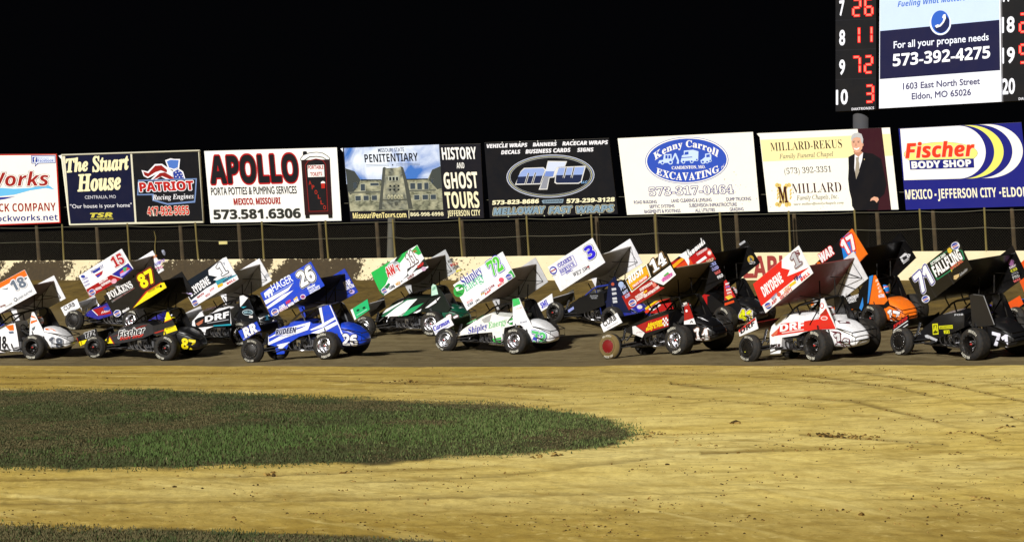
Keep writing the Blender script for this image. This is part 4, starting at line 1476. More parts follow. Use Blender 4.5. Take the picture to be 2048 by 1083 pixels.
def cage_geo(mb, m):
    for s in (1, -1):
        mb.tube([(2.02, .28 * s, .50), (1.5, .32 * s, .86), (.86, .36 * s, 1.31), (.70, .35 * s, 1.38), (.12, .33 * s, 1.50), (.02, .33 * s, 1.49), (-.10, .35 * s, 1.15), (-.30, .36 * s, .45)], .025, m)
        mb.tube([(.80, .34 * s, 1.33), (.72, .31 * s, .98), (.62, .31 * s, .38)], .019, m)
        mb.tube([(-.02, .34 * s, 1.38), (.40, .37 * s, .92)], .014, m)
        # wing posts
        mb.tube([(.10, .24 * s, 1.48), (.06, .24 * s, 1.92)], .016, BLACKM)
        mb.tube([(1.02, .26 * s, 1.20), (1.16, .26 * s, 1.42)], .016, BLACKM)
        mb.tube([(.12, .24 * s, 1.50), (.75, .26 * s, 1.58)], .012, BLACKM)
    mb.tube([(.06, .33, 1.50), (.06, -.33, 1.50)], .021, m)
    mb.tube([(.72, .35, 1.37), (.72, -.35, 1.37)], .021, m)
    mb.tube([(1.5, .32, .86), (1.5, -.32, .86)], .017, m)

# default outlines in the car's own side view (x forward of the rear axle, z above ground)
HOOD = [(2.02, .40), (2.02, .60), (1.45, .80), (.72, 1.00), (.50, .98), (.44, .70), (1.0, .64), (1.60, .46)]
FIN = [(.36, 1.36), (.06, 1.44), (-.06, 1.42), (-.34, .92), (-.40, .66), (.44, .70), (.50, .97), (.30, .97)]
NOSE = [(2.76, .80), (2.20, 1.02), (2.08, .80), (2.60, .54)]
TOPW = [(1.88, 1.80), (.33, 2.60), (-.10, 1.98), (1.55, 1.16)]
FARFIN = [(.28, 1.47), (-.02, 1.50), (-.10, 1.44), (-.40, .88), (-.46, .55), (.30, .62)]
WY, NY, HY0 = .86, .50, .36

CARS = {}
class Car:
    def __init__(s, key, label, **kw):
        s.key, s.kw = key, kw
        CARS[key] = s
        px, py, S, psi, roll = POSE[key]
        Y = FPX / S
        P = Vector(((px - 1024) / S, Y, 0))
        yaw = math.radians(psi) + math.atan((px - 1024) / FPX)
        X = Vector((-math.cos(yaw), math.sin(yaw), 0))
        Yv = Vector((-math.sin(yaw), -math.cos(yaw), 0))
        O = P - Yv * LRY
        zr, zf = gz(P.x, P.y), gz(*(O + X * LFX + Yv * LFY).xy)
        O.z = zr
        pitch = math.atan2(zf - zr, LFX)
        Xp = X * math.cos(pitch) + Vector((0, 0, math.sin(pitch)))
        Zp = Xp.cross(Yv)
        M = Matrix((Xp, Yv, Zp)).transposed().to_4x4()
        M.translation = O
        s.M = M
        s.root = empty('sprint_car', M)
        tag(s.root, label, 'race car', 'winged sprint cars racing in a pack')
        s.R = Matrix.Translation((0, 0, .35)) @ Matrix.Rotation(math.radians(roll), 4, 'X') @ Matrix.Translation((0, 0, -.35))
        B = (M @ s.R).inverted()
        s.o = B @ CAM
        s.B3 = B.to_3x3()
        s.wheels()
        s.part(shared('engine', engine_geo), 'engine')
        s.part(shared('chassis', chassis_geo), 'chassis')
        mb = MB()
        cage_geo(mb, kw.get('cage', BLACKM))
        mb.build('roll_cage', s.root, s.R)
    def part(s, me, name):
        return link(name, me, s.root, s.R)
    def hit(s, px, py, y, slope=0.):
        """photo pixel -> the point of the car's own plane y = const"""
        d = s.B3 @ ray(px, py)
        t = (y + slope * s.o.x - s.o.y) / (d.y - slope * d.x)
        return s.o + d * t
    def pts(s, crop, pts, y):
        x0, y0, k = crop
        return [(q.x, q.z) for q in (s.hit(x0 + a / k, y0 + b / k, y) for a, b in pts)]
    def wheels(s):
        kw = s.kw
        rear, front = kw.get('rear', 'black'), kw.get('front', 'black')
        Mi = s.M.inverted()
        for x, y, R, w, rl, st in ((0, LRY - .19, .371, .38, .2, rear), (0, -.86, .43, .46, .2, 'black'), (LFX, LFY - .13, .325, .26, .19, front), (LFX, -.70, .33, .28, .19, 'black')):
            side = 1 if y > 0 else -1
            q = s.M @ Vector((x, y, 0))
            zl = gz(q.x, q.y) - q.z
            wh = bpy.data.objects.new('wheel', None)
            wh.empty_display_size = .2
            COL.objects.link(wh)
            wh.parent = s.root
            steer = math.radians(kw.get('steer', 4)) if x > 1 else 0
            spin = Matrix.Rotation(RNG.uniform(-.5, .5), 4, 'Y')
            wh.matrix_local = Matrix.Translation((x, y, zl + R - .012)) @ Matrix.Rotation(steer, 4, 'Z') @ spin
            t, r = wheel_meshes(R, w, rl, st, side)
            link('tyre', t, wh)
            link('rim', r, wh)
    def canvas(s, mb, crop, y, corners=None):
        def fn(px, py, off):
            q = s.hit(px, py, y)
            return Vector((q.x, q.y + off, q.z))
        return Cv(mb, fn, crop, corners, paint)
    def slab(s, mb, poly, y, th, m_out, m_in):
        n = len(poly)
        a = [(x, y, z) for x, z in poly]
        b = [(x, y - th, z) for x, z in poly]
        mb.add(a + b, [tuple(range(n))], m_out)
        mb.add(a + b, [tuple(range(2 * n - 1, n - 1, -1))], m_in)
        mb.add(a + b, [(i, i + n, (i + 1) % n + n, (i + 1) % n) for i in range(n)], m_out)
    def wing(s, name, crop, corners, default, y, outer, inner, foil, draw, fv=((0, .12), (.22, .05), (.45, .10), (.75, .24), (1, .40)), under=None, far_draw=None, dz=-.34, ue=.87):
        q = s.pts(crop, corners, y) if corners else default          # TL TR BR BL = front top, rear top, rear bottom, front bottom
        TL, TR, BR, BL = [Vector((a, 0, b)) for a, b in q]
        def at(u, v):                                                # u 0 front .. 1 rear, v 0 bottom .. 1 top
            return (BL.lerp(BR, u)).lerp(TL.lerp(TR, u), v)
        # the lifting surface, dished and kicked up at the rear
        mb = MB()
        n = 16
        up, lo = [], []
        for i in range(n + 1):
            u = i / n
            th = .085 * (1.4845 * math.sqrt(u) - .63 * u - 1.758 * u**2 + 1.4215 * u**3 - .5075 * u**4) * 3.2
            c = float(np.interp(u, *zip(*fv)))
            uu = .03 + (ue - .03) * u
            up.append(at(uu, c + th))
            lo.append(at(uu, c - th * .2 - .008))
        for a, mm in ((up, foil), (lo, under or foil)):
            vs_ = [(p.x, y - .02, p.z) for p in a] + [(p.x, -y + .02, p.z) for p in a]
            mb.add(vs_, [(i, i + 1, i + n + 2, i + n + 1) for i in range(n)], mm, True)
        e1, e2 = up[-1], lo[-1]
        mb.add([(e1.x, y - .02, e1.z + .012), (e1.x, -y + .02, e1.z + .012), (e2.x - .012, -y + .02, e2.z), (e2.x - .012, y - .02, e2.z)], [(0, 1, 2, 3)], foil)
        w = mb.build(name, s.root, s.R)
        mp = MB()
        s.slab(mp, q, y, .02, paint(outer), paint(inner))
        if corners and draw:
            draw(s.canvas(mp, crop, y, corners))
        mp.build('side_panel', w)
        mp = MB()
        s.slab(mp, [(x, z + dz) for x, z in q], -y + .02, .02, paint(inner), paint(outer))
        D = Vector((0, 0, dz))
        a, b, c2 = at(.45, .2) + D, at(.90, .80) + D, at(.93, .12) + D
        if name == 'top_wing':
            yy = -y + .035
            mp.tube([(a.x, yy, a.z), (b.x, yy, b.z), (c2.x, yy, c2.z)], .009, BLACKM, 5)
            e = at(.6, .2)
            mp.tube([(c2.x, yy, c2.z), (e.x, yy + .45, e.z)], .009, BLACKM, 5)
        if far_draw:
            far_draw(s.canvas(mp, crop, -y + .025, corners))
        mp.build('side_panel', w)
        return w
    def top(s, crop, corners, outer, inner='#b9b9bc', foil='#8d8d90', draw=None, under=None, far=None):
        s.wing('top_wing', crop, corners, TOPW, WY, outer, inner, paint(foil), draw, under=paint(under or foil), far_draw=far)
    def nose(s, crop, corners, outer, inner, foil, draw=None):
        s.wing('nose_wing', crop, corners, NOSE, NY, outer, inner, paint(foil), draw, ((0, .35), (.4, .25), (1, .55)), dz=-.06, ue=.98)
    def hood(s, crop, corners, color, top_color=None, draw=None):
        q = s.pts(crop, corners, HY0) if corners else HOOD
        mb = MB()
        n = len(q)
        a, b = [(x, HY0, z) for x, z in q], [(x, -HY0, z) for x, z in q]
        m1, m2 = paint(color), paint(top_color or color)
        mb.add(a + b, [tuple(range(n)), tuple(range(2 * n - 1, n - 1, -1))], m1)
        # crowned lid
        mid = [(x, 0, z + .05) for x, z in q]
        mb.add(a + mid + b, [(i, (i + 1) % n, (i + 1) % n + n, i + n) for i in range(n)] + [(i + n, (i + 1) % n + n, (i + 1) % n + 2 * n, i + 2 * n) for i in range(n)], m2)
        if draw:
            draw(s.canvas(mb, crop, HY0, None))
        mb.build('hood', s.root, s.R)
    def fin(s, crop, corners, color, draw=None, far='#08080a'):
        q = s.pts(crop, corners, .38) if corners else FIN
        mb = MB()
        s.slab(mb, q, .38, .025, paint(color), mat('#0a0a0b', .6))
        if draw:
            draw(s.canvas(mb, crop, .38, None))
        mb.build('cockpit_panel', s.root, s.R)
        mb = MB()
        s.slab(mb, FARFIN, -.36, .025, paint(far), paint(far))  # shade on the far panel's inner side is put into its black colour
        mb.build('cockpit_panel', s.root, s.R)
    def tank(s, crop, color, draw=None, num=None):
        mb = MB()
        mb.add(TANK_V, TANK_F, paint(color), True)
        def fn(px, py, off):
            d = (s.B3 @ ray(px, py)).normalized()
            h, nn, *_ = TANK_BVH.ray_cast(s.o, d)
            if h is None:
                h, nn, *_ = TANK_BVH.find_nearest(s.hit(px, py, .3))
            return h - d * (off + .028)
        if draw:
            draw(Cv(mb, fn, crop, None, paint))
        if num:             # the number wraps round the near flank
            t, st, col, outs = num
            d = Vector((.42, -.91, 0)).normalized()
            def flank(a, b, off):
                q = Vector((-.36 - .45 * a - .02 * b, .36, .43 + .31 * b - .07 * a)) - d
                h, nn, *_ = TANK_BVH.ray_cast(q, d)
                if h is None:
                    h, nn, *_ = TANK_BVH.find_nearest(q + d)
                return h - d * (off + .022)
            Cv(mb, lambda a, b, off: flank(a, b, off), (0, 0, 1), None, paint).text(t, 0, 0, 1, 0, 1, col, 1, st, .03, outs, 0, (0, 1))
        mb.build('tail_tank', s.root, s.R)

def blob(c, x, y, r, cols, l=2, n=12):
    """round series badge: ring, field and a bar"""
    c.ell(x, y, r, r * .9, '#e9e9ee', l, -.4, 20)
    c.ell(x, y, r * .86, r * .76, '#2b3fa0', l + 1, -.4, 20)
    c.poly([(x - r * .8, y + r * .2), (x + r * .7, y - r * .55), (x + r * .85, y - r * .05), (x - r * .65, y + r * .65)], '#e9e9ee', l + 2)
    c.poly([(x - r * .62, y + r * .25), (x + r * .55, y - r * .38), (x + r * .6, y - r * .15), (x - r * .55, y + r * .48)], cols, l + 3)

def decal_row(c, items, l=2):
    """small sponsor marks: (text, x0, y0, x1, y1, cap, colour[, style])"""
    for it in items:
        t, x0, y0, x1, y1, cap, col = it[:7]
        c.text(t, x0, y0, x1, y1, cap, col, l, it[7] if len(it) > 7 else 'b', .02)
W_, K_, B_, R_, Y_, G_, O_ = '#f2f2f4', '#08080a', '#1230b4', '#a30f16', '#f2dc10', '#16a24a', '#f26a12'

# ---- blue car, almost out of the picture on the left
c = Car('blue', 'blue sprint car of which only a wing corner shows at the left edge', cage=paint(B_))
c.top(None, None, B_, B_, '#0c0c10')
c.nose(None, None, B_, B_, '#0c0c10')
c.hood(None, None, B_)
c.fin(None, None, B_)
c.tank(None, B_)

# ---- 18
c = Car('18', 'white sprint car with orange trim numbered 18 at the left edge', cage=BLACKM, rear='black', steer=2)
P18 = [(-205, 465), (205, 245), (305, 440), (-105, 665)]
def dr(v):
    v.poly([(-205, 465), (205, 247), (228, 295), (0, 405), (-180, 512)], O_, 1)
    v.poly([(0, 400), (175, 306), (200, 318), (190, 330), (60, 375), (0, 410)], W_, 2)
    v.poly([(15, 405), (70, 395), (60, 412)], '#7d8796', 3)
    v.poly([(200, 315), (228, 308), (215, 330)], '#4d5a6c', 3)
    v.text('18', 110, 425, 230, 375, 90, '#5f6d80', 4, 'b', .05, [('#e8e8ec', .04), ('#8d97a6', .055)])
    v.text('LUNDY ELECTRIC', 150, 500, 275, 425, 18, '#5b6a7e', 3, 'b')
    v.ell(130, 494, 15, 17, '#3a4657', 3)
    v.ell(130, 494, 9, 10, W_, 4)
    v.text('MAXIM', 5, 560, 50, 543, 14, '#6b1a1a', 3, 'bi', .02)
    v.text('CHASSIS', 45, 562, 105, 528, 12, '#888888', 3, 'b')
c.top(A_CR, P18, W_, '#e3e3e6', '#7c625c', dr, '#7c625c', lambda v: (v.poly([(310, 375), (330, 365), (345, 395), (325, 400)], '#c7ce52', 2), v.poly([(320, 400), (350, 390), (356, 410), (330, 415)], R_, 2), v.line(300, 500, 440, 480, 5, '#6b1a1a', 2)))
c.nose(None, None, W_, '#c8c8cc', '#9a9a9c')
def dr(v):
    v.poly([(45, 715), (112, 700), (118, 750), (80, 752)], O_, 1)
    v.poly([(70, 760), (112, 755), (116, 775), (80, 780)], '#5f6d80', 1)
    v.text('18', -20, 900, 55, 900, 105, '#11131a', 2, 'b', .05)
c.hood(A_CR, [(-260, 905), (-180, 800), (-20, 735), (45, 700), (125, 692), (140, 760), (165, 930), (60, 935), (-120, 930)], W_, W_, dr)
def dr(v):
    v.poly([(262, 625), (295, 640), (312, 672), (255, 697)], O_, 1)
    v.poly([(255, 640), (300, 650), (305, 662), (258, 672)], W_, 2)
    v.poly([(262, 735), (296, 712), (290, 740), (275, 755)], '#59656f', 1)
c.fin(A_CR, [(250, 690), (265, 600), (282, 598), (330, 690), (385, 800), (330, 795), (245, 800)], W_, dr)
def dr(v):
    v.poly([(365, 722), (430, 735), (470, 755), (380, 745)], O_, 1)
c.tank(A_CR, W_, dr, ('18', 'b', '#4d5563', [('#c9ccd2', .03)]))

# ---- 15
c = Car('15', 'white, red and blue sprint car numbered 15 in the back row on the left', rear='chrome', front='disc', steer=6)
P15 = [(655, 298), (1012, 72), (1110, 238), (752, 478)]
def dr(v):
    v.poly([(718, 410), (925, 288), (1015, 318), (752, 476)], R_, 1)
    v.poly([(930, 285), (1068, 190), (1108, 240), (1018, 318)], '#22228f', 1)
    v.line(925, 286, 1020, 318, 5, W_, 2)
    v.text('15', 955, 228, 1048, 180, 92, '#b10d18', 3, 's', .05, [('#f2f2f4', .03), ('#2a2a30', .045)])
    v.poly([(765, 265), (830, 225), (835, 245), (785, 275)], '#2a3fae', 2)
    v.text('TREQUEST', 765, 280, 870, 225, 26, '#35408f', 2, 'bi')
    v.poly([(790, 290), (858, 252), (850, 285), (815, 312)], '#b3202a', 2)
    v.poly([(800, 298), (838, 278), (830, 300), (812, 310)], '#2a3fae', 3)
    v.ell(692, 302, 18, 13, '#2d3f9c', 2)
    for y in (330, 355, 380):
        v.text('POWER', 692 + (y - 330) * .35, y + 8, 735 + (y - 330) * .35, y - 14, 15, '#6a5fae', 2, 'b')
    v.poly([(998, 270), (1050, 222), (1085, 235), (1050, 270), (1010, 300)], '#d44', 2)
    v.poly([(1025, 232), (1060, 220), (1050, 258), (1030, 260)], '#4fae6a', 3)
    v.poly([(1000, 280), (1090, 238), (1040, 285), (1005, 305)], '#b7a6e6', 3)
    blob(v, 768, 434, 30, R_)
    for t, x, y, x1, y1 in (('FASTENERS', 800, 420, 850, 398), ('SUSPENSION', 850, 385, 925, 345), ('RACING', 830, 365, 900, 322)):
        v.text(t, x, y, x1, y1, 20, W_, 2, 'b', .03)
    v.ell(950, 340, 24, 20, '#e6a7b8', 2, -.5)
c.top(A_CR, P15, W_, '#e9e9ec', '#b9b6b2', dr, '#b4b0ac', lambda v: [v.text(t, x, y, x + 60, y - 22, 22, col, 2, 'b', .03) for t, x, y, col in (('ARP', 1255, 160, '#b5651d'), ('FLUIDS', 1285, 215, '#8a8ad0'), ('PRO', 1300, 250, '#c46a8a'), ('WIX', 1320, 195, '#8a6ac0'))])
def dr(v):
    v.text('CURB', 540, 588, 630, 543, 36, '#1a1a22', 2, '', .02)
    v.text('RECORDS', 560, 608, 640, 574, 10, '#7a7a8a', 2)
c.nose(A_CR, [(505, 562), (640, 487), (668, 558), (540, 630)], W_, '#c9c9cb', '#bdbdc0', dr)
def dr(v):
    v.poly([(770, 578), (880, 548), (905, 560), (930, 610), (815, 630)], R_, 1)
    v.line(768, 580, 815, 625, 6, W_, 2)
    v.text('FAST', 845, 612, 920, 590, 18, W_, 2, 'bi')
    v.ell(890, 570, 28, 16, '#2a3fae', 2)
c.hood(A_CR, [(700, 625), (740, 590), (870, 520), (960, 490), (1010, 480), (1040, 600), (940, 622), (820, 660)], '#2a2a90', W_, dr)
c.fin(None, None, '#20208a')
c.tank(A_CR, '#2a2a90')

# ---- 87
c = Car('87', 'black sprint car with yellow flames numbered 87 in the front row', rear='black', front='black')
P87 = [(862, 465), (1278, 212), (1388, 395), (960, 648)]
def dr(v):
    v.text('FOLKENS', 912, 492, 1112, 388, 58, '#e9e9ea', 2, 's', .02, [('#3a3a3a', .02)])
    v.text('BROTHERS TRUCKING', 935, 520, 1120, 400, 16, '#8a8a8a', 2, 's')
    v.line(945, 503, 1122, 398, 3, R_, 2)
    v.text('87', 1185, 405, 1310, 330, 118, Y_, 3, 'bi', .05, [('#2a0c08', .03), ('#b3261a', .05)])
    v.poly([(1108, 565), (1225, 430), (1345, 355), (1368, 352), (1388, 393), (1270, 468)], Y_, 1)
    v.poly([(1095, 580), (1225, 432), (1345, 354), (1340, 350), (1215, 424)], '#b3261a', 2)
    v.text('HOOSIER TIRE', 1240, 440, 1330, 388, 16, '#57540f', 3, 'b')
    v.ell(1340, 382, 10, 12, K_, 3)
    blob(v, 978, 608, 32, R_)
    v.text('Maxim', 1025, 605, 1080, 572, 22, W_, 2, 'bi', .02)
c.top(A_CR, P87, K_, '#0b0b0d', '#0a0a0c', dr, '#070708', lambda v: v.poly([(1515, 430), (1600, 440), (1600, 452), (1515, 442)], '#c9b9ef', 2))  # pale violet bar on the far panel is light drawn as colour
def dr(v):
    v.poly([(652, 845), (805, 805), (790, 815), (665, 884)], Y_, 1)
    v.line(640, 812, 655, 850, 5, '#b3261a', 2)
    v.text('TiZ', 712, 815, 800, 788, 46, K_, 2, 'bi', .03, [('#e8e8ea', .03)])
c.nose(A_CR, [(638, 806), (798, 732), (822, 806), (663, 886)], '#0e0e10', K_, K_, dr)
def dr(v):
    v.poly([(840, 858), (915, 800), (945, 858)], Y_, 1)
    v.line(912, 798, 950, 862, 7, '#b3261a', 2)
    v.poly([(880, 825), (1190, 710), (1230, 706), (1040, 760), (920, 810)], '#8f1f16', 1)
    v.text('Fischer', 985, 815, 1208, 775, 62, '#141416', 3, 'bi', .02, [('#f0f0f0', .04)])
    v.text('BODY SHOP', 1000, 832, 1195, 802, 26, '#c5281c', 3, 'bi', .02)
    v.poly([(1280, 765), (1380, 735), (1385, 742), (1300, 772)], '#a3271c', 2)
c.hood(A_CR, [(838, 862), (900, 800), (1000, 735), (1090, 705), (1240, 690), (1280, 715), (1290, 772), (1190, 815), (1050, 850), (950, 864)], '#2b2b2e', '#161618', dr)
def dr(v):
    v.poly([(1388, 600), (1404, 598), (1430, 655), (1370, 680)], Y_, 1)
    v.line(1370, 682, 1432, 656, 6, '#b3261a', 2)
    v.poly([(1372, 735), (1462, 708), (1478, 748), (1362, 788)], Y_, 1)
    v.text('MOTORSPORT', 1385, 745, 1450, 722, 13, '#5a570f', 2, 'b')
    v.poly([(1280, 770), (1370, 742), (1370, 752), (1300, 775)], '#a3271c', 2)
c.fin(A_CR, [(1370, 690), (1386, 598), (1404, 596), (1482, 762), (1440, 790), (1280, 790), (1270, 712)], '#1d1d20', dr)
def dr(v):
    pass
c.tank(A_CR, '#101012', dr, ('87', 'b', Y_, None))

# ---- 1 black (back row)
c = Car('1b', 'black and white sprint car numbered 1 in the back row behind the blue one', rear='chrome')
P1B = [(93, 368), (465, 138), (572, 325), (200, 557)]
def dr(v):
    v.poly([(93, 368), (465, 138), (540, 265), (300, 400), (175, 500)], '#141c26', 1)
    v.poly([(320, 250), (440, 150), (468, 140), (540, 268), (390, 335), (360, 330), (395, 305), (325, 290)], W_, 2)
    v.text('1', 425, 300, 490, 262, 108, W_, 4, 's', .05, [('#1b2430', .03)])
    v.text('ST', 425, 222, 470, 200, 22, '#7d8796', 4, 'b')
    v.text('DRYDENE', 178, 470, 342, 355, 66, W_, 3, 'b', .03)
    v.poly([(378, 338), (552, 285), (565, 300), (400, 385)], '#2f93a8', 2)
    v.poly([(180, 510), (560, 290), (572, 325), (200, 556)], W_, 3)
    blob(v, 212, 520, 30, R_, 4)
    for t, x, y, x1, y1, col in (('MAVTV', 232, 485, 290, 448, R_), ('WIX', 300, 475, 340, 450, '#c46a6a'), ('ARP', 335, 430, 375, 402, '#d88'), ('KSE', 450, 355, 490, 330, '#335'), ('FK', 490, 320, 525, 300, '#446'), ('BELL', 480, 370, 550, 330, '#c33')):
        v.text(t, x, y, x1, y1, 18, col, 4, 'b', .03)
    v.poly([(395, 375), (440, 352), (445, 375), (402, 398)], '#e0b62a', 4)
c.top(B_CR, P1B, W_, '#e6e6ea', '#c9c6c2', dr, '#c4c0bb', lambda v: v.text('DRYDENE', 790, 320, 850, 285, 26, '#8d9098', 2, 'bi'))
c.nose(B_CR, [(-45, 645), (95, 578), (125, 668), (-10, 742)], W_, '#bdbdbf', '#aaaaac', lambda v: v.poly([(75, 595), (92, 586), (112, 640), (98, 650)], '#2a7fb8', 1))
def dr(v):
    v.poly([(205, 665), (235, 645), (500, 560), (505, 700), (215, 730)], '#111318', 1)
    v.text('DRF', 290, 682, 495, 640, 52, W_, 3, 'b', .05)
    v.line(310, 690, 490, 660, 6, '#a9abb2', 3)
    v.poly([(215, 695), (280, 655), (270, 690), (235, 712)], '#b5674c', 3)
    v.poly([(360, 708), (510, 695), (510, 708), (365, 716)], '#1fa0b4', 3)
c.hood(B_CR, [(145, 722), (250, 600), (350, 575), (470, 560), (500, 575), (512, 702), (365, 716), (300, 742), (290, 795), (215, 790), (205, 720)], W_, W_, dr)
def dr(v):
    v.poly([(580, 465), (610, 458), (650, 480), (600, 540), (585, 555)], W_, 1)
    v.poly([(590, 555), (640, 550), (612, 565)], '#1fa0b4', 2)
    v.ell(648, 600, 45, 24, '#cfe3ea', 2)
    v.ell(648, 600, 41, 20, '#12202a', 3)
    v.text('WELLS', 615, 608, 682, 606, 18, '#a9d3e0', 4, 'b')
    v.poly([(660, 628), (690, 628), (690, 646), (660, 646)], '#e0d9d4', 2)
c.fin(B_CR, [(560, 690), (575, 470), (640, 460), (700, 600), (760, 720), (700, 770), (520, 770), (520, 690)], '#101216', dr)
def dr(v):
    v.poly([(725, 590), (760, 590), (820, 620), (880, 680), (900, 710), (760, 720), (740, 650)], W_, 1)
    v.text('1', 785, 665, 830, 660, 40, '#2f6f8a', 2, 's', .05)
c.tank(B_CR, '#15171b', dr)

# ---- 26
GREYC = mat('#8d8f94', .35, .6, .1)
c = Car('26', 'blue sprint car with white flashes numbered 26 in the front row', cage=GREYC, rear='chrome', front='disc')
P26 = [(752, 440), (1172, 178), (1287, 378), (842, 637)]
BL26 = '#0c40c4'
def dr(v):
    v.text('HAGER', 862, 430, 1030, 338, 64, '#e6ecfb', 2, '', .01)
    v.line(862, 450, 1030, 355, 6, '#9fb2ea', 2)
    v.poly([(783, 442), (832, 400), (852, 412), (858, 460), (845, 465), (840, 440), (828, 447), (833, 472), (820, 476), (812, 456), (802, 462), (806, 480), (795, 478)], '#e6ecfb', 2)
    v.text('26', 1092, 395, 1225, 318, 130, W_, 3, 'b', .05, [('#0d1020', .03), ('#e8ecf8', .045), ('#0d1020', .055)])
    v.poly([(785, 505), (985, 395), (1022, 362), (985, 420), (800, 535)], W_, 1)
    v.poly([(805, 555), (940, 455), (1030, 415), (955, 480), (815, 572)], W_, 1)
    for t, x, y, x1, y1, h in (('Wheeler', 1150, 412, 1215, 378, 24), ('Family Dairy', 1160, 432, 1250, 385, 20), ('KENNELS', 1166, 448, 1255, 400, 14)):
        v.text(t, x, y, x1, y1, h, '#e6ecfb', 2, 'bi', .02)
    blob(v, 876, 598, 33, R_)
    for t, x, y, x1, y1, col in (('CURB', 915, 575, 960, 548, W_), ('ARP', 968, 535, 1012, 512, '#d8202a'), ('WINTERS', 915, 598, 985, 562, '#e8d0d0'), ('MAXIM', 990, 555, 1035, 530, W_), ('KSE', 1040, 520, 1075, 502, W_)):
        v.text(t, x, y, x1, y1, 24, col, 2, 'b', .04)
    v.poly([(1028, 492), (1058, 466), (1064, 476), (1034, 500)], '#e8c22a', 2)
    v.ell(1108, 470, 22, 20, '#e6d9e6', 2)
    v.ell(1108, 470, 17, 14, '#8a3a7a', 3)
def fr(v):
    for t, x, y, x1, y1 in (('NGK', 1450, 372, 1508, 345), ('FK', 1460, 395, 1520, 365), ('KINSLER', 1468, 415, 1540, 385)):
        v.text(t, x, y, x1, y1, 26, '#e6e6f4', 2, 'b', .04)
    v.ell(1515, 428, 24, 18, '#b9a6d8', 2)
c.top(B_CR, P26, BL26, '#1238ae', '#0c0c12', dr, '#0a0a0e', fr)
def dr(v):
    v.text('RR', 625, 815, 738, 752, 82, W_, 3, 'bi', .06, [('#0e1c66', .03)])
    v.line(612, 822, 745, 750, 5, '#cfd6ee', 2)
c.nose(B_CR, [(568, 756), (722, 676), (757, 750), (612, 836)], BL26, '#10163a', '#0d1022', dr)
def dr(v):
    v.poly([(822, 872), (960, 812), (1150, 745), (1170, 690), (1100, 728), (930, 790), (822, 850)], W_, 1)
    v.poly([(822, 812), (960, 735), (1170, 680), (1160, 700), (1000, 745), (830, 815)], W_, 1)
    v.poly([(890, 870), (1000, 845), (930, 905), (905, 900)], '#dfe4f4', 1)
    v.text('RUDEEN', 880, 788, 1055, 765, 46, '#131c4a', 3, 'bi', .04, [('#dfe4f4', .04)])
    v.text('CONSTRUCTION', 905, 808, 1060, 785, 12, '#7d90d8', 3, 'b')
    v.line(822, 800, 822, 870, 6, '#dfe4f4', 2)
c.hood(B_CR, [(818, 872), (820, 798), (905, 738), (1030, 674), (1160, 674), (1185, 690), (1195, 772), (1075, 802), (1000, 850), (950, 945), (890, 950), (870, 880)], BL26, '#0f1c5c', dr)
def dr(v):
    v.poly([(1165, 745), (1250, 705), (1372, 638), (1382, 655), (1270, 725), (1180, 750)], W_, 1)
    v.poly([(1172, 772), (1262, 735), (1392, 672), (1404, 695), (1320, 742), (1240, 775)], W_, 1)
    v.poly([(1240, 565), (1262, 556), (1285, 690), (1268, 692)], '#e6e8f0', 1)
    v.line(1332, 540, 1470, 855, 8, '#e6e8f0', 2)
c.fin(B_CR, [(1268, 690), (1243, 562), (1300, 542), (1338, 540), (1400, 680), (1472, 852), (1440, 845), (1395, 775), (1190, 776), (1165, 742), (1172, 694)], BL26, dr)
def dr(v):
    v.line(1420, 755, 1470, 855, 7, '#dfe4f4', 1)
c.tank(B_CR, BL26, dr, ('26', 'b', W_, [('#16205a', .03)]))

# ---- 11
c = Car('11', 'green, white and black sprint car numbered 11 in the back row', rear='chrome', front='chrome')
P11 = [(258, 270), (642, 40), (735, 227), (364, 462)]
def dr(v):
    GR = '#18b24e'
    v.poly([(258, 270), (420, 173), (380, 265), (410, 300), (380, 370), (330, 425)], GR, 1)
    v.poly([(490, 130), (570, 84), (560, 110), (500, 190), (460, 185)], GR, 1)
    v.poly([(595, 90), (642, 42), (678, 110), (655, 125)], GR, 1)
    v.poly([(480, 135), (520, 115), (460, 195), (440, 190)], '#15251c', 2)
    v.poly([(560, 240), (640, 190), (700, 140), (735, 227), (560, 335), (500, 350), (560, 290)], '#101c18', 1)
    v.poly([(330, 430), (405, 355), (420, 365), (380, 430), (365, 462)], '#0f6a3c', 2)
    v.poly([(560, 270), (690, 130), (702, 150), (580, 300)], W_, 2)
    v.poly([(520, 330), (640, 250), (735, 215), (735, 227), (640, 290), (520, 362)], '#eceef0', 2)
    v.ell(445, 222, 60, 45, '#b7bcc2', 2, -.5)
    v.text('AW', 400, 308, 480, 262, 78, '#c52222', 4, 'bi', .06, [(W_, .05), ('#8a8f96', .06)])
    v.text('T', 485, 262, 512, 245, 52, '#c52222', 4, 'b', .02, [(W_, .05)])
    v.text('11', 590, 222, 655, 172, 112, W_, 4, 's', .06, [('#3a1418', .04), ('#b9a9a9', .055)])
    v.text('K', 620, 108, 648, 92, 24, '#b3432a', 4, 'b')
    blob(v, 372, 420, 26, R_, 4)
    for t, x, y, x1, y1, col in (('CURB', 415, 412, 460, 388, '#2a2f3a'), ('WIX', 470, 380, 510, 360, '#d09a3a'), ('ARP', 648, 235, 705, 200, '#c62a2a'), ('HRP', 570, 330, 625, 295, '#7a3a3a'), ('FK', 640, 285, 670, 265, '#e8e8ea')):
        v.text(t, x, y, x1, y1, 24, col, 4, 'b', .04)
    v.ell(698, 238, 20, 18, '#c9a6c0', 4)
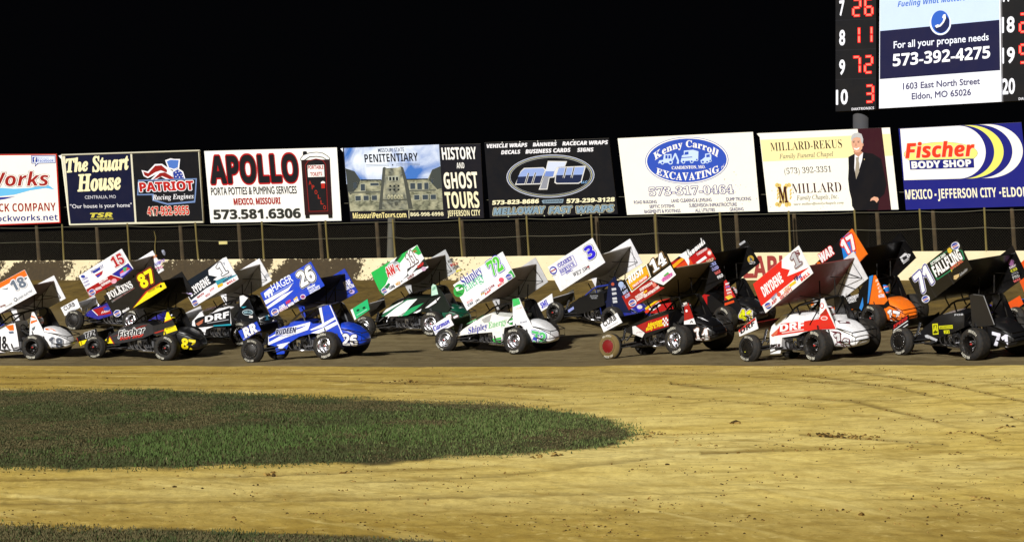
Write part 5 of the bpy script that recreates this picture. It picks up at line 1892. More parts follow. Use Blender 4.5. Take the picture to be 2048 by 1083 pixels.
def fr(v):
    for t, x, y, x1, y1, col in (('KSE', 905, 190, 950, 165, '#555'), ('BELL', 925, 220, 985, 195, '#a33'), ('XYZ', 940, 245, 1000, 225, '#777')):
        v.text(t, x, y, x1, y1, 22, col, 2, 'b', .04)
    v.poly([(965, 255), (1005, 240), (1010, 250), (970, 268)], '#c9c23a', 2)
c.top(C_CR, P11, W_, '#b5b8ba', '#7a6e64', dr, '#7a6e64', fr)
c.nose(C_CR, [(88, 580), (228, 490), (247, 577), (122, 665)], '#1fb56f', '#22211f', '#d9d9dc', lambda v: (v.poly([(88, 580), (104, 570), (135, 655), (122, 665)], W_, 1), v.ell(150, 582, 14, 9, '#10402a', 2, -.5), v.ell(200, 562, 14, 9, '#10402a', 2, -.5), v.line(140, 625, 225, 575, 6, '#9fe0c4', 2)))
def dr(v):
    v.poly([(345, 635), (430, 545), (560, 490), (640, 485), (560, 560), (470, 632)], '#0f6a48', 1)
    v.poly([(355, 612), (385, 575), (530, 500), (520, 515), (400, 590)], W_, 2)
    v.poly([(375, 635), (470, 560), (560, 500), (645, 488), (585, 550), (520, 630)], W_, 2)
    v.poly([(480, 635), (600, 560), (700, 520), (620, 590), (560, 625)], '#18a060', 2)
    v.poly([(610, 605), (680, 570), (670, 590), (640, 606)], W_, 2)
    v.poly([(708, 565), (790, 500), (838, 468), (800, 520), (735, 560)], W_, 2)
c.hood(C_CR, [(340, 632), (440, 520), (560, 472), (720, 480), (842, 470), (850, 560), (760, 590), (620, 610), (520, 630)], '#0c1512', '#0c1512', dr)
def dr(v):
    v.poly([(762, 385), (775, 365), (800, 375), (818, 450), (762, 462)], '#bfe6d0', 1)
    v.text('AWT', 770, 420, 805, 405, 28, '#2a7a58', 2, 'b')
c.fin(C_CR, [(755, 470), (760, 375), (785, 360), (850, 430), (920, 560), (900, 600), (720, 600), (842, 500), (840, 465)], '#0f1a16', dr)
def dr(v):
    v.poly([(905, 505), (950, 510), (1020, 560), (1000, 565), (930, 530)], W_, 1)
c.tank(C_CR, '#11513a', dr, ('11', 's', W_, [('#5a2430', .04)]))

# ---- 72
c = Car('72', 'white and green sprint car numbered 72 in the middle of the front row', rear='chrome', front='chrome', steer=6)
P72 = [(942, 373), (1352, 95), (1460, 302), (1058, 585)]
LG = '#54c43c'
def dr(v):
    v.text('Shipley', 1030, 384, 1192, 270, 76, '#2f3a9c', 2, 's', .005)
    v.text('Energy', 1052, 430, 1205, 322, 70, '#6fc59a', 2, 's', .005)
    v.text('72', 1270, 300, 1372, 232, 128, LG, 4, 's', .05, [('#f2f2f4', .02), ('#2b35b4', .05)])
    v.ell(992, 418, 45, 55, '#35a648', 2, .3)
    v.poly([(960, 395), (1010, 385), (1030, 405), (975, 425)], W_, 3)
    v.poly([(960, 425), (1010, 440), (1020, 450), (975, 455)], '#1d7a35', 3)
    v.poly([(985, 400), (1015, 370), (1020, 385), (1000, 410)], '#1d7a35', 4)
    v.poly([(1370, 310), (1425, 245), (1458, 300), (1400, 342)], '#35a648', 1)
    blob(v, 1408, 305, 32, '#6a3aa0', 3)
    v.ell(1345, 330, 22, 20, '#d9506a', 2)
    for t, x, y, x1, y1, col in (('ARP', 1210, 460, 1262, 420, '#c8281e'), ('CURB', 1240, 412, 1290, 380, '#8a2a3a'), ('FK', 1180, 462, 1210, 440, '#c9a21e'), ('BELL', 1320, 390, 1370, 350, '#d23a2a'), ('CSI', 1068, 552, 1112, 524, '#333a44'), ('JRi', 1130, 520, 1165, 498, '#666'), ('WINTERS', 1060, 530, 1110, 500, '#d99'), ('KINSLER', 1180, 450, 1235, 410, '#99a')):
        v.text(t, x, y, x1, y1, 18, col, 2, 'b', .03)
def fr(v):
    v.line(1585, 210, 1665, 300, 6, '#55585a', 1)
c.top(C_CR, P72, W_, '#b9babc', '#8a7f74', dr, '#8a7f74', fr)
def dr(v):
    v.text('Carman', 785, 758, 918, 685, 42, '#3a3ab8', 2, 'sbi', .03)
    v.line(790, 772, 915, 705, 4, '#8a8ad0', 2)
c.nose(C_CR, [(760, 714), (905, 626), (947, 705), (795, 790)], W_, '#2c3a26', '#233020', dr)
def dr(v):
    v.poly([(1180, 660), (1265, 615), (1245, 680), (1200, 690)], '#a9aaa6', 1)
    v.text('Shipley', 1070, 778, 1228, 735, 52, '#3238a0', 2, 's', .01)
    v.text('Energy', 1236, 735, 1388, 695, 50, '#86c98c', 2, 's', .01)
    v.ell(1432, 675, 32, 28, '#2fa548', 2, -.4)
    v.poly([(1400, 690), (1470, 650), (1490, 628), (1450, 708)], '#12401f', 2)
    v.poly([(1405, 672), (1450, 662), (1460, 670), (1410, 690)], W_, 3)
    v.poly([(1190, 620), (1220, 612), (1180, 640), (1080, 690), (1050, 700)], '#7dc98f', 1)
    v.poly([(1270, 820), (1345, 805), (1340, 862), (1285, 855)], '#3fae4a', 2)
c.hood(C_CR, [(955, 808), (1000, 765), (1020, 745), (1170, 640), (1265, 606), (1340, 632), (1440, 640), (1485, 632), (1470, 705), (1370, 728), (1350, 862), (1280, 855), (1268, 765), (1110, 778), (990, 795)], '#ecebe6', '#dfe2da', dr)
def dr(v):
    v.poly([(1437, 490), (1490, 482), (1505, 530), (1442, 555)], '#3fbf62', 1)
    v.text('CSI', 1470, 580, 1515, 565, 14, '#b86', 2)
    v.text('PRO SHOCKS', 1500, 692, 1560, 680, 12, '#7a86a0', 2, 'b')
c.fin(C_CR, [(1440, 640), (1437, 492), (1490, 480), (1560, 640), (1640, 780), (1610, 775), (1500, 705), (1440, 708)], W_, dr)
def dr(v):
    pass
c.tank(C_CR, '#eceef0', dr, ('72', 'b', '#49bd6a', [('#e9edf0', .02), ('#3448b4', .05)]))

# ---- 3
BL3 = paint('#1b3494')
c = Car('3', 'white winged sprint car with blue frame numbered 3 in the back row', cage=BL3, rear='black')
P3 = [(383, 335), (740, 103), (842, 300), (485, 532)]
def dr(v):
    v.text('3', 705, 285, 785, 235, 112, '#2c22d8', 4, 'b', .08, [('#f2f2f4', .02), ('#15151c', .04)])
    v.poly([(455, 318), (585, 238), (622, 320), (495, 405)], '#8d8ad0', 1)
    v.poly([(461, 320), (583, 245), (615, 318), (497, 397)], W_, 2)
    for t, x, y, x1, y1, h in (('OZARKS', 475, 340, 582, 275, 34), ('SERVICE', 492, 388, 605, 318, 30), ('INC.', 535, 392, 588, 360, 22)):
        v.text(t, x, y, x1, y1, h, '#3f3cae', 3, 's', .03)
    v.line(480, 352, 590, 286, 4, '#8d8ad0', 3)
    v.text('WET SWS', 595, 412, 728, 345, 30, '#2b2b33', 2, 'si', .02)
    v.poly([(690, 340), (715, 325), (716, 340)], R_, 3)
    v.ell(428, 362, 30, 32, '#3844b4', 2)
    v.ell(428, 362, 23, 20, W_, 3)
    v.line(408, 372, 450, 350, 9, R_, 4)
    v.text('SPEED', 420, 412, 455, 398, 10, '#555', 2)
c.top(D_CR, P3, W_, '#e6e6ea', '#c9c6c2', dr, '#c4c0bb', lambda v: v.line(1050, 170, 1090, 330, 5, '#9a9aa0', 1))
c.nose(D_CR, [(290, 632), (416, 547), (428, 632), (320, 698)], W_, '#45453f', '#b9b9bc', lambda v: (v.text('SMI', 335, 662, 388, 628, 40, '#2c2ac0', 2, 'b', .06), v.line(335, 668, 405, 628, 5, '#7a7ad8', 2)))
def dr(v):
    v.text('STOCKTON', 722, 575, 785, 573, 14, '#b9bcc4', 2)
    v.text('TRAILERS', 730, 590, 780, 588, 12, '#b9bcc4', 2)
    v.poly([(545, 680), (590, 650), (595, 670), (552, 700)], '#8f9cd8', 2)
c.hood(D_CR, [(505, 700), (580, 620), (690, 555), (790, 540), (830, 545), (840, 640), (720, 690), (610, 720), (520, 740)], '#131416', '#1a1b1e', dr)
def dr(v):
    v.ell(905, 472, 13, 13, '#b5523a', 2)
    for i, y in enumerate((505, 540, 580, 605)):
        v.poly([(895 + i * 3, y), (930 + i * 3, y - 4), (934 + i * 3, y + 14), (899 + i * 3, y + 20)], '#c9ccd2', 2)
c.fin(D_CR, [(850, 640), (870, 460), (920, 410), (960, 500), (1010, 620), (1050, 700), (860, 700)], '#121a3a', dr)
c.tank(D_CR, '#1b2a8c', lambda v: (v.poly([(1085, 640), (1130, 630), (1165, 700), (1110, 690)], '#4a3ad0', 1), v.ell(1120, 655, 22, 16, W_, 2)))

# ---- 41 (behind the black 14)
c = Car('41', 'black and red sprint car numbered 41 half hidden behind the black 14', rear='black')
P41 = [(540, 385), (905, 100), (1010, 272), (645, 572)]
def dr(v):
    v.poly([(640, 300), (935, 180), (965, 190), (1010, 272), (645, 572), (560, 410)], '#b3151a', 1)
    v.poly([(600, 370), (760, 240), (770, 262), (640, 372)], '#e8a51a', 2)
    v.poly([(610, 385), (800, 262), (830, 310), (640, 400)], '#d9431a', 2)
    v.text('Newwoods', 790, 262, 935, 138, 62, W_, 4, 'sc', .05, [('#141414', .03)])
    v.poly([(710, 245), (775, 205), (800, 290), (795, 330), (760, 270)], W_, 4)
    v.text('CHARDONNAY', 865, 245, 948, 192, 20, W_, 4, 'b')
    v.poly([(850, 300), (925, 245), (940, 262), (870, 310)], W_, 3)
    v.ell(960, 222, 20, 24, '#e07a6a', 3)
    v.ell(960, 222, 13, 14, W_, 4)
c.top(E_CR, P41, K_, '#0c0c0e', '#0b0a0b', dr, '#090809', lambda v: (v.ell(1290, 272, 26, 30, '#b99a3a', 2), v.ell(1300, 300, 26, 14, '#c9c9cc', 2), v.poly([(1195, 150), (1240, 120), (1250, 135), (1205, 165)], '#aeb0b4', 2), v.poly([(1280, 262), (1305, 270), (1290, 290)], '#2a5a8a', 3)))
c.nose(None, None, '#b3151a', '#3a0c0e', K_)
def dr(v):
    v.poly([(430, 700), (590, 575), (590, 600), (470, 700)], '#d9431a', 1)
    v.poly([(440, 665), (560, 580), (560, 596), (450, 680)], '#e8c21a', 2)
    v.poly([(470, 672), (555, 612), (570, 640), (500, 690)], W_, 3)
    v.ell(522, 652, 30, 15, '#4a4a6a', 4, -.5)
c.hood(E_CR, [(420, 705), (600, 555), (700, 540), (860, 545), (960, 560), (980, 690), (700, 700), (520, 705)], '#b3151a', '#121214', dr)
def dr(v):
    v.poly([(1075, 450), (1092, 436), (1168, 575), (1080, 605)], '#c01f1c', 1)
    for i, (t, col) in enumerate((('ARP', W_), ('FK', '#5a7ad0'), ('KSE', W_), ('MPI', '#e8e4e0'), ('CSI', '#d9a0a0'))):
        v.text(t, 1085 + i * 5, 480 + i * 24, 1118 + i * 6, 472 + i * 24, 15, col, 2, 'b', .04)
    v.poly([(1085, 575), (1125, 555), (1150, 575), (1110, 598)], '#e8c83a', 2)
    v.poly([(1080, 625), (1155, 600), (1158, 618), (1082, 645)], '#e0481a', 2)
c.fin(E_CR, [(1075, 640), (1075, 450), (1092, 436), (1200, 640), (1240, 730), (1080, 720), (940, 690), (940, 570), (970, 560)], '#0f0f11', dr)
def dr(v):
    pass
c.tank(E_CR, '#131315', dr, ('41', 'b', '#d9e01a', [('#8a3a2a', .02), (W_, .045)]))

# ---- 14
c = Car('14', 'black and red sprint car numbered 14 with a dusty red front wheel', rear='chrome', front='red', steer=8)
P14 = [(225, 467), (605, 212), (690, 397), (310, 682)]
def dr(v):
    v.poly([(255, 570), (490, 435), (560, 490), (600, 500), (312, 680)], '#9c1018', 1)
    v.poly([(480, 440), (645, 320), (690, 397), (590, 480)], '#f0eeee', 1)
    v.poly([(282, 432), (455, 310), (492, 415), (335, 540)], '#e9e4d4', 2)
    v.poly([(288, 438), (450, 322), (482, 412), (338, 528)], '#14141a', 3)
    v.poly([(296, 446), (450, 328), (480, 408), (340, 520)], '#dfa61c', 4)
    v.poly([(345, 480), (465, 395), (470, 425), (350, 508)], '#c4221c', 5)
    v.text('RUSH', 318, 470, 440, 378, 62, W_, 6, 'bi', .05)
    v.text('TRUCK CENTERS', 350, 500, 462, 420, 18, W_, 6, 'b', .03)
    v.text('14', 505, 385, 625, 295, 100, W_, 4, 's', .05, [('#14141a', .03), ('#b9925a', .045)])
    v.ell(250, 475, 22, 24, '#9fb4dc', 2)
    for t, x, y, x1, y1 in (('PTG', 252, 525, 292, 498), ('MPI', 270, 558, 310, 532), ('KSE', 288, 588, 325, 562)):
        v.text(t, x, y, x1, y1, 26, '#aab6dc', 3, 'b', .05)
    blob(v, 343, 622, 32, R_, 3)
    for t, x, y, x1, y1 in (('FASTENERS', 370, 590, 440, 545), ('SUSPENSION', 405, 530, 505, 470), ('RADIATOR', 380, 610, 450, 565), ('ROD ENDS', 440, 582, 500, 540), ('WINTERS', 500, 545, 560, 500)):
        v.text(t, x, y, x1, y1, 22, '#f0e9e6', 3, 'b', .04)
    v.poly([(425, 540), (455, 515), (462, 530), (432, 552)], '#e0a51c', 3)
    v.ell(518, 478, 15, 18, '#d97a6a', 3)
    v.poly([(570, 440), (610, 400), (645, 395), (672, 390), (640, 425), (590, 455)], '#d68ac0', 3)
    v.poly([(590, 405), (625, 375), (640, 385), (610, 415)], '#4faa5a', 4)
    v.poly([(625, 395), (650, 385), (640, 405)], '#d0483a', 4)
    v.text('JUICY', 582, 448, 672, 395, 24, '#c54a9a', 5, 'bi', .03)
def fr(v):
    for i, (t, col) in enumerate((('HRP', '#c9a28a'), ('CSI', '#8a93c9'), ('FLUID', '#9a9ad0'), ('MAX', '#c45a5a'), ('PRO', '#d9d9dc'))):
        v.text(t, 940 + i * 22, 305 + i * 32, 1000 + i * 18, 280 + i * 32, 26, col, 2, 'b', .05)
c.top(E_CR, P14, K_, '#101012', '#94846a', dr, '#94846a', fr)
def dr(v):
    v.text('CURB', 115, 815, 216, 752, 42, '#17171c', 2, '', .03)
    v.text('RECORDS', 140, 832, 225, 780, 10, '#9a9aa4', 2)
c.nose(E_CR, [(84, 796), (213, 703), (256, 780), (110, 858)], W_, '#0d0d0f', '#0d0d0f', dr)
def dr(v):
    v.poly([(372, 808), (470, 765), (628, 715), (632, 808), (450, 862)], '#a5141a', 2)
    v.text('Advantage', 462, 822, 582, 780, 38, '#f0d21a', 4, 'bi', .04)
    v.text('Body & Paint', 450, 848, 600, 800, 26, '#f0d21a', 4, 'bi', .03)
    for i in range(4):
        for j in range(4):
            if (i + j) % 2 == 0:
                v.poly([(585 + i * 11, 745 + j * 17 - i * 3), (596 + i * 11, 742 + j * 17 - i * 3), (596 + i * 11, 759 + j * 17 - i * 3), (585 + i * 11, 762 + j * 17 - i * 3)], W_, 4)
    v.poly([(340, 812), (365, 806), (440, 862), (420, 900), (345, 870)], '#e4e2e0', 2)
    v.text('PTI', 375, 868, 420, 862, 12, '#a88', 3)
c.hood(E_CR, [(262, 850), (335, 800), (460, 735), (570, 702), (630, 705), (636, 815), (560, 850), (440, 905), (345, 875)], '#141416', '#141416', dr)
def dr(v):
    v.poly([(758, 640), (790, 622), (832, 745), (755, 768)], '#a5141a', 1)
    v.poly([(755, 768), (832, 745), (850, 792), (755, 795)], W_, 1)
    v.ell(775, 686, 9, 11, W_, 2)
    v.poly([(745, 625), (775, 615), (785, 640), (760, 650)], '#d4d0cc', 1)
    v.text('A', 800, 785, 830, 782, 20, '#222', 2, 'b')
c.fin(E_CR, [(755, 795), (758, 640), (785, 615), (850, 790), (900, 900), (880, 900), (840, 800)], '#121214', dr)
def dr(v):
    v.poly([(860, 735), (900, 742), (950, 770), (900, 755)], '#e6e6ea', 1)
c.tank(E_CR, '#0c0c0e', dr, ('14', 's', W_, [('#8a6a5a', .03)]))

# ---- 1s red
c = Car('1s', 'red and white sprint car numbered 1 in the front row on the right', rear='black', front='cover', steer=3)
P1S = [(255, 455), (606, 158), (718, 372), (352, 678)]
RD = '#d8201e'
def dr(v):
    v.poly([(255, 455), (478, 268), (478, 330), (540, 345), (520, 395), (690, 325), (320, 625)], RD, 1)
    v.text('DRYDENE', 345, 555, 495, 432, 82, W_, 3, 'b', .05)
    v.text('1', 578, 335, 640, 290, 108, '#b9bcc4', 4, 's', .06, [('#5a1a2a', .03), (W_, .045), ('#3a1420', .055)])
    v.text('S', 590, 245, 625, 222, 38, '#6a2a3a', 5, 's', .03)
    blob(v, 375, 622, 32, R_, 3)
    for t, x, y, x1, y1, col in (('ARP', 405, 618, 445, 580, '#b3202a'), ('MAVTV', 405, 580, 450, 540, '#7a8ab0'), ('WIX', 470, 580, 500, 550, '#c33'), ('LIQUI', 500, 520, 540, 485, '#d9822a'), ('CONTI', 490, 560, 560, 500, '#cc6a5a'), ('FK', 600, 430, 640, 395, '#4a4aa0'), ('BELL', 630, 435, 700, 375, '#d33'), ('KSE', 580, 430, 605, 405, '#223')):
        v.text(t, x, y, x1, y1, 24, col, 3, 'b', .04)
    v.ell(458, 535, 15, 17, '#d9503a', 3)
    v.poly([(535, 460), (585, 425), (590, 445), (542, 480)], '#e8c22a', 3)
def fr(v):
    for x, y in ((950, 360), (920, 450)):
        v.line(x, y, x + 130, y + 45, 7, '#26262a', 2)
    v.line(1040, 330, 1110, 420, 12, '#cfcfd4', 2)
c.top(G_CR, P1S, W_, '#d9d9dc', '#7a3c3a', dr, '#7a3c3a', fr)
def dr(v):
    v.poly([(143, 812), (272, 714), (276, 732), (150, 830)], RD, 1)
    v.text('DRF', 160, 842, 272, 768, 40, '#2a2a30', 2, 'b', .05)
c.nose(G_CR, [(143, 812), (272, 712), (293, 800), (150, 860)], W_, '#6a1214', '#6a1214', dr)
def dr(v):
    v.poly([(425, 855), (470, 760), (660, 740), (790, 722), (815, 735), (800, 805), (660, 820)], RD, 1)
    v.text('DRF', 462, 822, 655, 795, 58, W_, 3, 'b', .06)
    v.line(480, 832, 650, 806, 8, '#f0d9d6', 3)
    v.poly([(395, 850), (455, 795), (445, 840), (410, 862)], '#d4674c', 3)
    v.text('MSR', 390, 945, 470, 940, 26, '#3a1a20', 3, 'bi', .04)
    v.poly([(690, 740), (795, 722), (800, 780), (690, 770)], RD, 2)
c.hood(G_CR, [(385, 830), (400, 780), (480, 700), (560, 690), (650, 700), (665, 735), (810, 722), (815, 790), (650, 825), (600, 850), (480, 868), (470, 990), (390, 995), (385, 860)], W_, W_, dr)
def dr(v):
    v.poly([(780, 690), (820, 640), (898, 800), (770, 805), (765, 720)], RD, 1)
    v.poly([(770, 695), (825, 645), (830, 690)], '#a8231c', 2)
    v.ell(790, 622, 15, 22, '#c94a4a', 2)
    v.ell(790, 622, 10, 15, W_, 3)
    v.ell(808, 718, 27, 16, '#f0e4e2', 3)
    v.ell(808, 718, 20, 11, '#d9605a', 4)
    v.line(800, 568, 900, 800, 6, W_, 2)
c.fin(G_CR, [(765, 700), (780, 570), (800, 565), (900, 803), (770, 806)], W_, dr)
def dr(v):
    v.poly([(905, 735), (1000, 745), (1010, 760), (920, 755)], '#5a1a28', 1)
    v.poly([(850, 815), (930, 825), (940, 840), (880, 830)], '#5a1a28', 1)
c.tank(G_CR, W_, dr, ('1s', 's', '#d4d6da', [('#5a1a28', .035)]))

# ---- 17
c = Car('17', 'orange and black sprint car numbered 17 behind the red and white one', rear='black')
P17 = [(690, 345), (1020, 28), (1140, 225), (800, 560)]
def dr(v):
    v.poly([(690, 345), (930, 110), (1000, 240), (800, 560)], '#111113', 1)
    v.poly([(930, 110), (1000, 55), (1075, 200), (960, 270)], '#1f7fd8', 2)
    v.poly([(1012, 35), (1022, 28), (1140, 225), (1085, 272), (1045, 195)], '#f2741a', 3)
    v.text('17', 970, 232, 1075, 165, 120, W_, 5, 'b', .06, [('#e2231a', .05)])
    v.text('WAR', 790, 290, 890, 215, 70, W_, 4, 'bi', .05, [('#d8241a', .04)])
    v.ell(765, 293, 15, 10, '#f2741a', 4)
c.top(G_CR, P17, '#f2741a', '#0b0b0d', '#0b0b0d', dr, '#0a0a0c', lambda v: (v.poly([(1390, 250), (1430, 215), (1475, 225), (1465, 265), (1420, 300)], '#d9d9dc', 2), v.poly([(1410, 250), (1445, 232), (1450, 255), (1422, 275)], '#2a2a2e', 3)))
c.nose(None, None, '#f2741a', K_, K_)
c.hood(None, None, '#f2741a')
def dr(v):
    v.poly([(1140, 605), (1155, 395), (1185, 385), (1150, 600)], '#2f86d8', 1)
    v.poly([(1155, 610), (1190, 388), (1205, 385), (1300, 580), (1270, 612)], '#f2741a', 2)
    for i in range(5):
        v.text('RACER'[i], 1205 + i * 8, 440 + i * 28, 1228 + i * 8, 432 + i * 28, 20, '#f6dcc4', 3, 'b', .04)
    v.poly([(1225, 540), (1270, 530), (1275, 555), (1230, 560)], '#e8d4e0', 3)
    v.text('LUNDBOY', 980, 585, 1075, 555, 26, '#e6e6ea', 3, 'b', .04)
    v.text('CONST.', 985, 608, 1060, 585, 22, '#e6e6ea', 3, 'b', .04)
    v.poly([(1078, 640), (1105, 555), (1110, 620), (1095, 660)], '#2f86d8', 1)
c.fin(G_CR, [(960, 570), (1060, 540), (1140, 400), (1190, 385), (1205, 385), (1310, 620), (1280, 640), (1080, 650), (970, 640)], '#101012', dr)
def dr(v):
    pass
c.tank(G_CR, '#f2741a', dr, ('17', 'b', W_, [('#7a2a10', .02)]))

# ---- 71
c = Car('71', 'all black sprint car numbered 71 at the right end of the front row', rear='black', front='disc', steer=3)
P71 = [(297, 412), (678, 108), (790, 340), (408, 633)]
def dr(v):
    v.text('71', 395, 530, 500, 430, 150, W_, 4, 'b', .06, [('#5a5a9a', .04), (W_, .055)])
    v.poly([(468, 285), (600, 195), (655, 180), (715, 195), (735, 260), (640, 345), (520, 425), (480, 350)], '#1f7a55', 2)
    v.poly([(476, 290), (596, 205), (655, 190), (708, 202), (725, 258), (636, 335), (526, 412), (486, 350)], '#0f1412', 3)
    v.text('OCTOBER 24th', 478, 312, 590, 232, 24, '#e6ece8', 4, 'b', .03)
    v.text('FALL', 512, 400, 612, 330, 86, W_, 4, 'b', .05)
    v.text('FLING', 610, 330, 722, 255, 90, W_, 4, 'b', .05)
    v.text('SPECIAL', 630, 350, 725, 280, 24, '#c9604a', 4, 'bi', .03)
    v.poly([(600, 185), (620, 170), (640, 195), (625, 220), (605, 210)], '#d0b43a', 4)
    v.poly([(625, 345), (640, 340), (636, 362)], '#c9b43a', 4)
    blob(v, 662, 160, 34, R_, 3)
    blob(v, 433, 570, 32, R_, 3)
    v.poly([(650, 390), (690, 375), (692, 395), (668, 420), (650, 418)], '#c9ae7a', 3)
    v.text('Schneider', 700, 395, 760, 345, 22, '#9a9a9c', 3, 'sbi', .02)
    v.line(600, 365, 650, 455, 5, '#2a2a2e', 2)
    v.line(470, 480, 515, 560, 5, '#2a2a2e', 2)
def fr(v):
    v.ell(1092, 288, 24, 24, '#8a5a8a', 2)
    for i, (t, col) in enumerate((('HRP', '#c9b9c0'), ('CSI', '#c9c93a'), ('BELL', '#8a8a92'), ('PRO', '#d9d9dc'), ('MAX', '#c45a5a'))):
        v.text(t, 1085 + i * 8, 340 + i * 26, 1135 + i * 9, 315 + i * 26, 20, col, 2, 'b', .05)
c.top(H_CR, P71, '#0d0d0f', '#0b0b0d', '#0a0a0b', dr, '#080809', fr)
def dr(v):
    v.text('SPEED', 180, 800, 292, 725, 26, '#c92a2a', 2, 'bi', .05)
    v.line(185, 812, 294, 738, 6, '#e6e6e8', 2)
    v.line(200, 828, 294, 765, 6, '#e6e6e8', 2)
c.nose(H_CR, [(172, 768), (295, 690), (300, 775), (174, 838)], '#0e0e10', K_, K_, dr)
def dr(v):
    v.poly([(483, 762), (525, 758), (532, 842), (488, 846)], '#d2d21c', 2)
    v.poly([(492, 772), (518, 769), (522, 832), (496, 836)], '#4a4a10', 3)
    v.text('A', 494, 818, 522, 816, 42, '#d2d21c', 4, 'b', .03)
    v.text('EDM', 494, 835, 526, 832, 14, '#17170a', 4, 'b')
    v.poly([(532, 778), (640, 770), (642, 798), (538, 802)], '#d2d21c', 2)
    v.text('MORRISON', 542, 798, 636, 792, 16, '#6a6a10', 3, 'b')
    v.poly([(570, 812), (615, 810), (618, 836), (575, 838)], '#d2d21c', 2)
    v.text('71', 580, 834, 612, 832, 16, '#4a4a10', 3, 'b')
    v.text('POB', 655, 700, 722, 695, 14, '#c9ccd2', 2, 'b')
    v.poly([(425, 850), (445, 845), (525, 882), (515, 896), (430, 866)], '#b9bbc0', 2)
c.hood(H_CR, [(330, 890), (400, 810), (500, 720), (560, 690), (660, 672), (730, 690), (728, 790), (640, 830), (540, 870), (430, 890)], '#141416', '#101012', dr)
def dr(v):
    v.line(880, 545, 962, 768, 6, '#8a8c90', 1)
    v.line(800, 535, 880, 545, 5, '#55575a', 1)
c.fin(H_CR, [(790, 780), (770, 540), (800, 530), (880, 543), (965, 770), (880, 785)], '#1a1a1d', dr)
c.tank(H_CR, '#121214', None, ('71', 'b', '#e4e4f4', None))

# ---- orange car leaving the picture on the right
c = Car('orange', 'orange sprint car of which only the nose shows at the right edge', rear='black')
c.top(None, None, '#e8561a', '#d9d9dc', '#17171a')
c.nose(None, None, '#e8561a', '#2b6fc0', '#2b6fc0')
c.hood(None, None, '#e8561a')
c.fin(None, None, '#e8561a')
c.tank(None, '#e8561a')
# ------------------------------------------------------------------ drivers strapped in the cars
def driver_body():
    P = {'pel': (.10, 0, .56), 'sp': (.06, 0, .74), 'ch': (.07, 0, .92), 'nk': (.09, 0, 1.03)}
    J = [('pel', .13), ('sp', .13), ('ch', .15), ('nk', .06)]
    E = [('pel', 'sp'), ('sp', 'ch'), ('ch', 'nk')]
    for s, n in ((1, 'l'), (-1, 'r')):
        Q = {'sh': (.08, .20, .97), 'el': (.24, .27, .76), 'wr': (.49, .18, .86), 'hd': (.56, .16, .90), 'hip': (.16, .10, .54), 'kn': (.62, .13, .66), 'an': (1.00, .10, .44), 'to': (1.08, .10, .50)}
        rr = {'sh': .07, 'el': .05, 'wr': .034, 'hd': .036, 'hip': .10, 'kn': .065, 'an': .045, 'to': .035}
        for k, (x, y, z) in Q.items():
            P[k + n] = (x, y * s, z)
            J.append((k + n, rr[k]))
        E += [('ch', 'sh' + n), ('sh' + n, 'el' + n), ('el' + n, 'wr' + n), ('wr' + n, 'hd' + n), ('pel', 'hip' + n), ('hip' + n, 'kn' + n), ('kn' + n, 'an' + n), ('an' + n, 'to' + n)]
        for i in range(4):
            t = .5 + .12 * i
            a, b = 'f%d%s' % (i, n), 'g%d%s' % (i, n)
            P[a] = (.605, s * (.135 + .012 * i), .93 - .018 * i)
            P[b] = (.63, s * (.115 + .012 * i), .915 - .018 * i)
            J += [(a, .011), (b, .010)]
            E += [('hd' + n, a), (a, b)]
        P['t' + n] = (.585, s * .125, .945)
        J.append(('t' + n, .012))
        E.append(('hd' + n, 't' + n))
    names = [j[0] for j in J]
    me = bpy.data.meshes.new('person')
    me.from_pydata([P[n] for n in names], [(names.index(a), names.index(b)) for a, b in E], [])
    o = link('person', me)
    o.modifiers.new('skin', 'SKIN')
    sk = me.skin_vertices[0].data if me.skin_vertices else None
    if sk is None:
        return None
    for i, (n, r) in enumerate(J):
        sk[i].radius = (r, r)
        sk[i].use_root = i == 0
    sb = o.modifiers.new('sub', 'SUBSURF')
    sb.levels = sb.render_levels = 1
    bpy.context.view_layer.update()
    ev = o.evaluated_get(bpy.context.evaluated_depsgraph_get())
    out = bpy.data.meshes.new_from_object(ev)
    bpy.data.objects.remove(o)
    for p in out.polygons:
        p.use_smooth = True
    return out

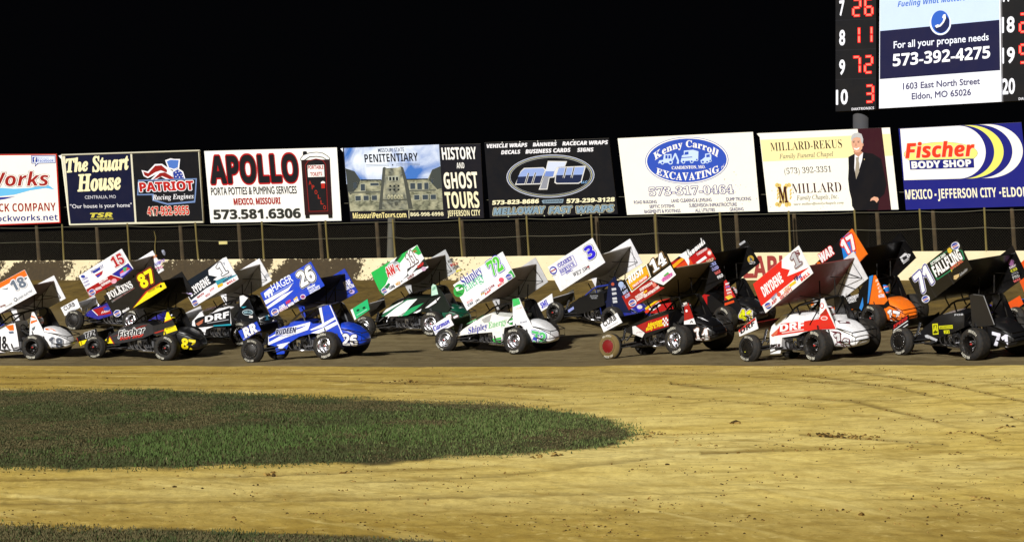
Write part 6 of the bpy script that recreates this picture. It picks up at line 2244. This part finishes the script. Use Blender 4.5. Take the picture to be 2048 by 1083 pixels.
def helmet_mesh(base, stripe):
    mb = MB()
    m, st, vi = mat(base, .25, 0, .08, .4), mat(stripe, .25, 0, .08, .4), mat('#07080a', .12, .3)
    n, k = 24, 14
    vs_, fs, ms = [], [], []
    for i in range(k + 1):
        t = math.pi * i / k
        for j in range(n):
            a = 2 * math.pi * j / n
            ch = .03 * max(0, math.cos(a)) * max(0, -math.cos(t))       # chin bar
            r = .135 * math.sin(t) ** .85
            vs_.append((.11 + (r * 1.12 + ch) * math.cos(a), r * math.sin(a), 1.155 + .15 * math.cos(t)))
    for i in range(k):
        for j in range(n):
            a = (j + .5) / n * 2 * math.pi
            a = a if a < math.pi else a - 2 * math.pi
            q = vi if 5 <= i <= 7 and abs(a) < 1.25 else st if (i in (3, 8) or abs(a) < .2 and i < 5) else m
            fs.append((i * n + j, (i + 1) * n + j, (i + 1) * n + (j + 1) % n, i * n + (j + 1) % n))
            ms.append(q)
    for q in (m, st, vi):
        mb.add(vs_, [f for f, w in zip(fs, ms) if w is q], q, True)
    o = mb.build('helmet')
    d = o.data
    bpy.data.objects.remove(o)
    return d

BODY = driver_body()
SUITS = {'18': ('#141416', '#d9d9dc', '#f26a12', 'black suit and white helmet in the white 18 car'),
         '87': ('#141416', '#1a1a1c', '#d9c81a', 'black suit and black helmet in the black and yellow 87 car'),
         '15': ('#1c2470', '#e4e4e8', '#a30f16', 'blue suit and white helmet in the white, red and blue 15 car'),
         '1b': ('#121418', '#d9dce0', '#1fa0b4', 'black suit and white helmet in the black car beyond the blue one'),
         '26': ('#11183c', '#d9dce8', '#1436c4', 'dark blue suit and white helmet in the blue 26 car'),
         '11': ('#101614', '#dfe4e0', '#16a24a', 'black suit and white helmet in the green 11 car'),
         '72': ('#141416', '#1b1b1e', '#3aa64a', 'black suit and black helmet in the white and green 72 car'),
         '3': ('#16244a', '#2a3a8a', '#e8e8ec', 'blue suit and blue helmet in the car with the blue frame'),
         '14': ('#121214', '#18181a', '#b9b9bc', 'black suit and black helmet in the black and red 14 car'),
         '41': ('#151517', '#d9d9dc', '#b3151a', 'black suit and white helmet in the car hidden behind the black 14'),
         '1s': ('#141416', '#e4e4e8', '#c8201e', 'black suit and helmet striped red, white and blue in the red 1 car'),
         '17': ('#141416', '#1f7fd8', '#f2741a', 'black suit and blue helmet in the orange 17 car'),
         '71': ('#101012', '#141418', '#5a4ac8', 'black suit and dark helmet in the all black 71 car')}
for key, (suit, hel, stripe, words) in SUITS.items():
    car = CARS[key]
    me = BODY.copy()
    me.materials.clear()
    me.materials.append(mat(suit, .8, 0, .1))
    o = link('person', me)
    o.matrix_world = car.M @ car.R
    tag(o, 'driver in ' + words, 'driver', 'drivers belted into the cars')
    link('helmet', helmet_mesh(hel, stripe), o)
